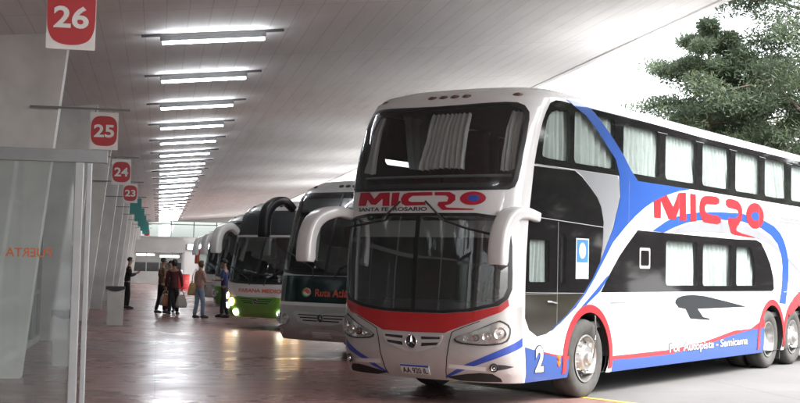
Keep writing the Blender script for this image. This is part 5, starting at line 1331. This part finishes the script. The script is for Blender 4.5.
def sprays(verts, faces, c, rad, n, rd, size, flat=.6):
    """A clump of small leaf-sized blades spread through a squashed ball."""
    for _ in range(n):
        while True:
            d = Vector((rd.uniform(-1, 1), rd.uniform(-1, 1), rd.uniform(-1, 1)))
            if d.length < 1: break
        p = c + Vector((d.x * rad, d.y * rad, d.z * rad * flat))
        a = Vector((rd.gauss(0, 1), rd.gauss(0, 1), rd.gauss(0, .8) + .3)).normalized(); b = a.cross(Vector((rd.gauss(0, 1), rd.gauss(0, 1), rd.gauss(0, 1)))).normalized()
        l, w = size * rd.uniform(.7, 1.7), size * rd.uniform(.10, .22); i = len(verts)
        verts += [tuple(p - b * w * .3), tuple(p + a * l * .5 - b * w), tuple(p + a * l), tuple(p + a * l * .5 + b * w)]
        faces.append((i, i + 1, i + 2, i + 3))
def tree(x, y, h, spread, label, leaf, seed, base=.25, n_limb=26, clump=9, leaves=70, size=.20, droop=.1, trunk_r=.28, crown_pow=.8, group=None, lean=0):
    rd = random.Random(seed); root = empty('tree', (x, y, 0), rd.uniform(0, 6), label, 'tree', group)
    bm = bmesh.new(); tp = [Vector((lean * t * t + .12 * math.sin(t * 5 + seed), .12 * math.cos(t * 4 + seed) - .12 * math.cos(seed), h * t)) for t in [i / 10 for i in range(11)]]
    tp[0] = Vector((0, 0, -.1)); tube(bm, tp, [trunk_r * (1.25 if i == 0 else 1) * (1 - .09 * i) for i in range(11)], 10)
    V, F = [], []
    for k in range(n_limb):
        t = base + (1 - base) * (k + rd.random()) / n_limb; i = min(9, int(t * 10)); o = tp[i].lerp(tp[i + 1], t * 10 - i)
        reach = spread * ((1 - (t - base) / (1 - base)) ** crown_pow * .9 + .12) * rd.uniform(.55, 1.15)
        a = k * 2.4 + rd.uniform(-.5, .5); d = Vector((math.cos(a), math.sin(a), 0)); up = rd.uniform(.05, .35)
        pts = [o, o + d * reach * .4 + Vector((0, 0, reach * up * .5)), o + d * reach * .75 + Vector((0, 0, reach * (up - droop) * .7)), o + d * reach + Vector((0, 0, reach * (up - droop * 2) * .8))]
        r0 = trunk_r * .38 * (1 - .6 * t); tube(bm, pts, [r0, r0 * .7, r0 * .4, r0 * .15], 6)
        for c in range(clump):
            f = rd.uniform(.30, 1.05); j = min(2, int(f * 3)); q = pts[j].lerp(pts[j + 1], min(1, f * 3 - j)) + Vector((rd.gauss(0, .10), rd.gauss(0, .10), rd.gauss(0, .07))) * reach
            sprays(V, F, q, .20 + .15 * reach * rd.uniform(.5, 1.3), leaves, rd, size, .55)
    sprays(V, F, tp[-1], .35, leaves, rd, size, 1.4)
    obj('trunk', bm, M['bark'], root, smooth=True)
    me = bpy.data.meshes.new('crown'); me.from_pydata(V, [], F); me.materials.append(leaf); o = bpy.data.objects.new('crown', me); COL.objects.link(o); o.parent = root
    return root
tree(11.2, 46, 10.3, 4.2, 'grey-green conifer with an uneven pointed top above the white bus roof', M['leaf'], 3, .30, 44, 11, 150, .15, crown_pow=.6, lean=-1.3)
tree(14.6, 45, 15.5, 5.6, 'tall dark conifer leaning in at the right edge of the picture', M['leaf2'], 11, .22, 56, 12, 140, .15, crown_pow=.45)
tree(14.2, 50, 9.6, 4.8, 'rounded olive-green tree in the gap between the two conifers', M['leaf3'], 5, .25, 30, 11, 130, .15, crown_pow=.5)
tree(12.6, 49, 8.4, 3.8, 'low grey-green tree close behind the pointed conifer', M['leaf'], 15, .25, 26, 10, 120, .15, crown_pow=.5)
tree(18.5, 50, 11.5, 4.5, 'dense green tree behind the tail of the white bus', M['leaf'], 8, .2, 26, 9, 120, .17)
# the far side of the yard, seen in the glass of the bus
for i, (x, y, h, s, l, lf) in enumerate(((30, 27, 13, 6.0, 'dark leafy tree on the far side of the yard, seen in the bus glass', 'leaf2'), (27, 17, 12, 5.2, 'green tree at the yard edge opposite the bus door', 'leaf'), (36, 14, 14, 6.5, 'broad dark tree at the yard edge to the right', 'leaf2'), (27, 22.5, 3.8, 2.6, 'low plum-flowered shrub tree across the yard', 'bloom'), (34, 36, 14, 6.5, 'dark tree at the yard edge beyond the tail of the bus', 'leaf2'), (30, 7, 12, 5.5, 'dark leafy tree across the yard beside the viewer', 'leaf2'), (30, 41, 13, 6.2, 'dark tree at the far corner of the yard behind the bus', 'leaf2'), (24, 12, 3.4, 2.4, 'plum-flowered shrub nearest across the yard', 'bloom'))):
    tree(x, y, h, s, l, M[lf], 20 + i, .08, 34, 11, 80, .60, crown_pow=.5)
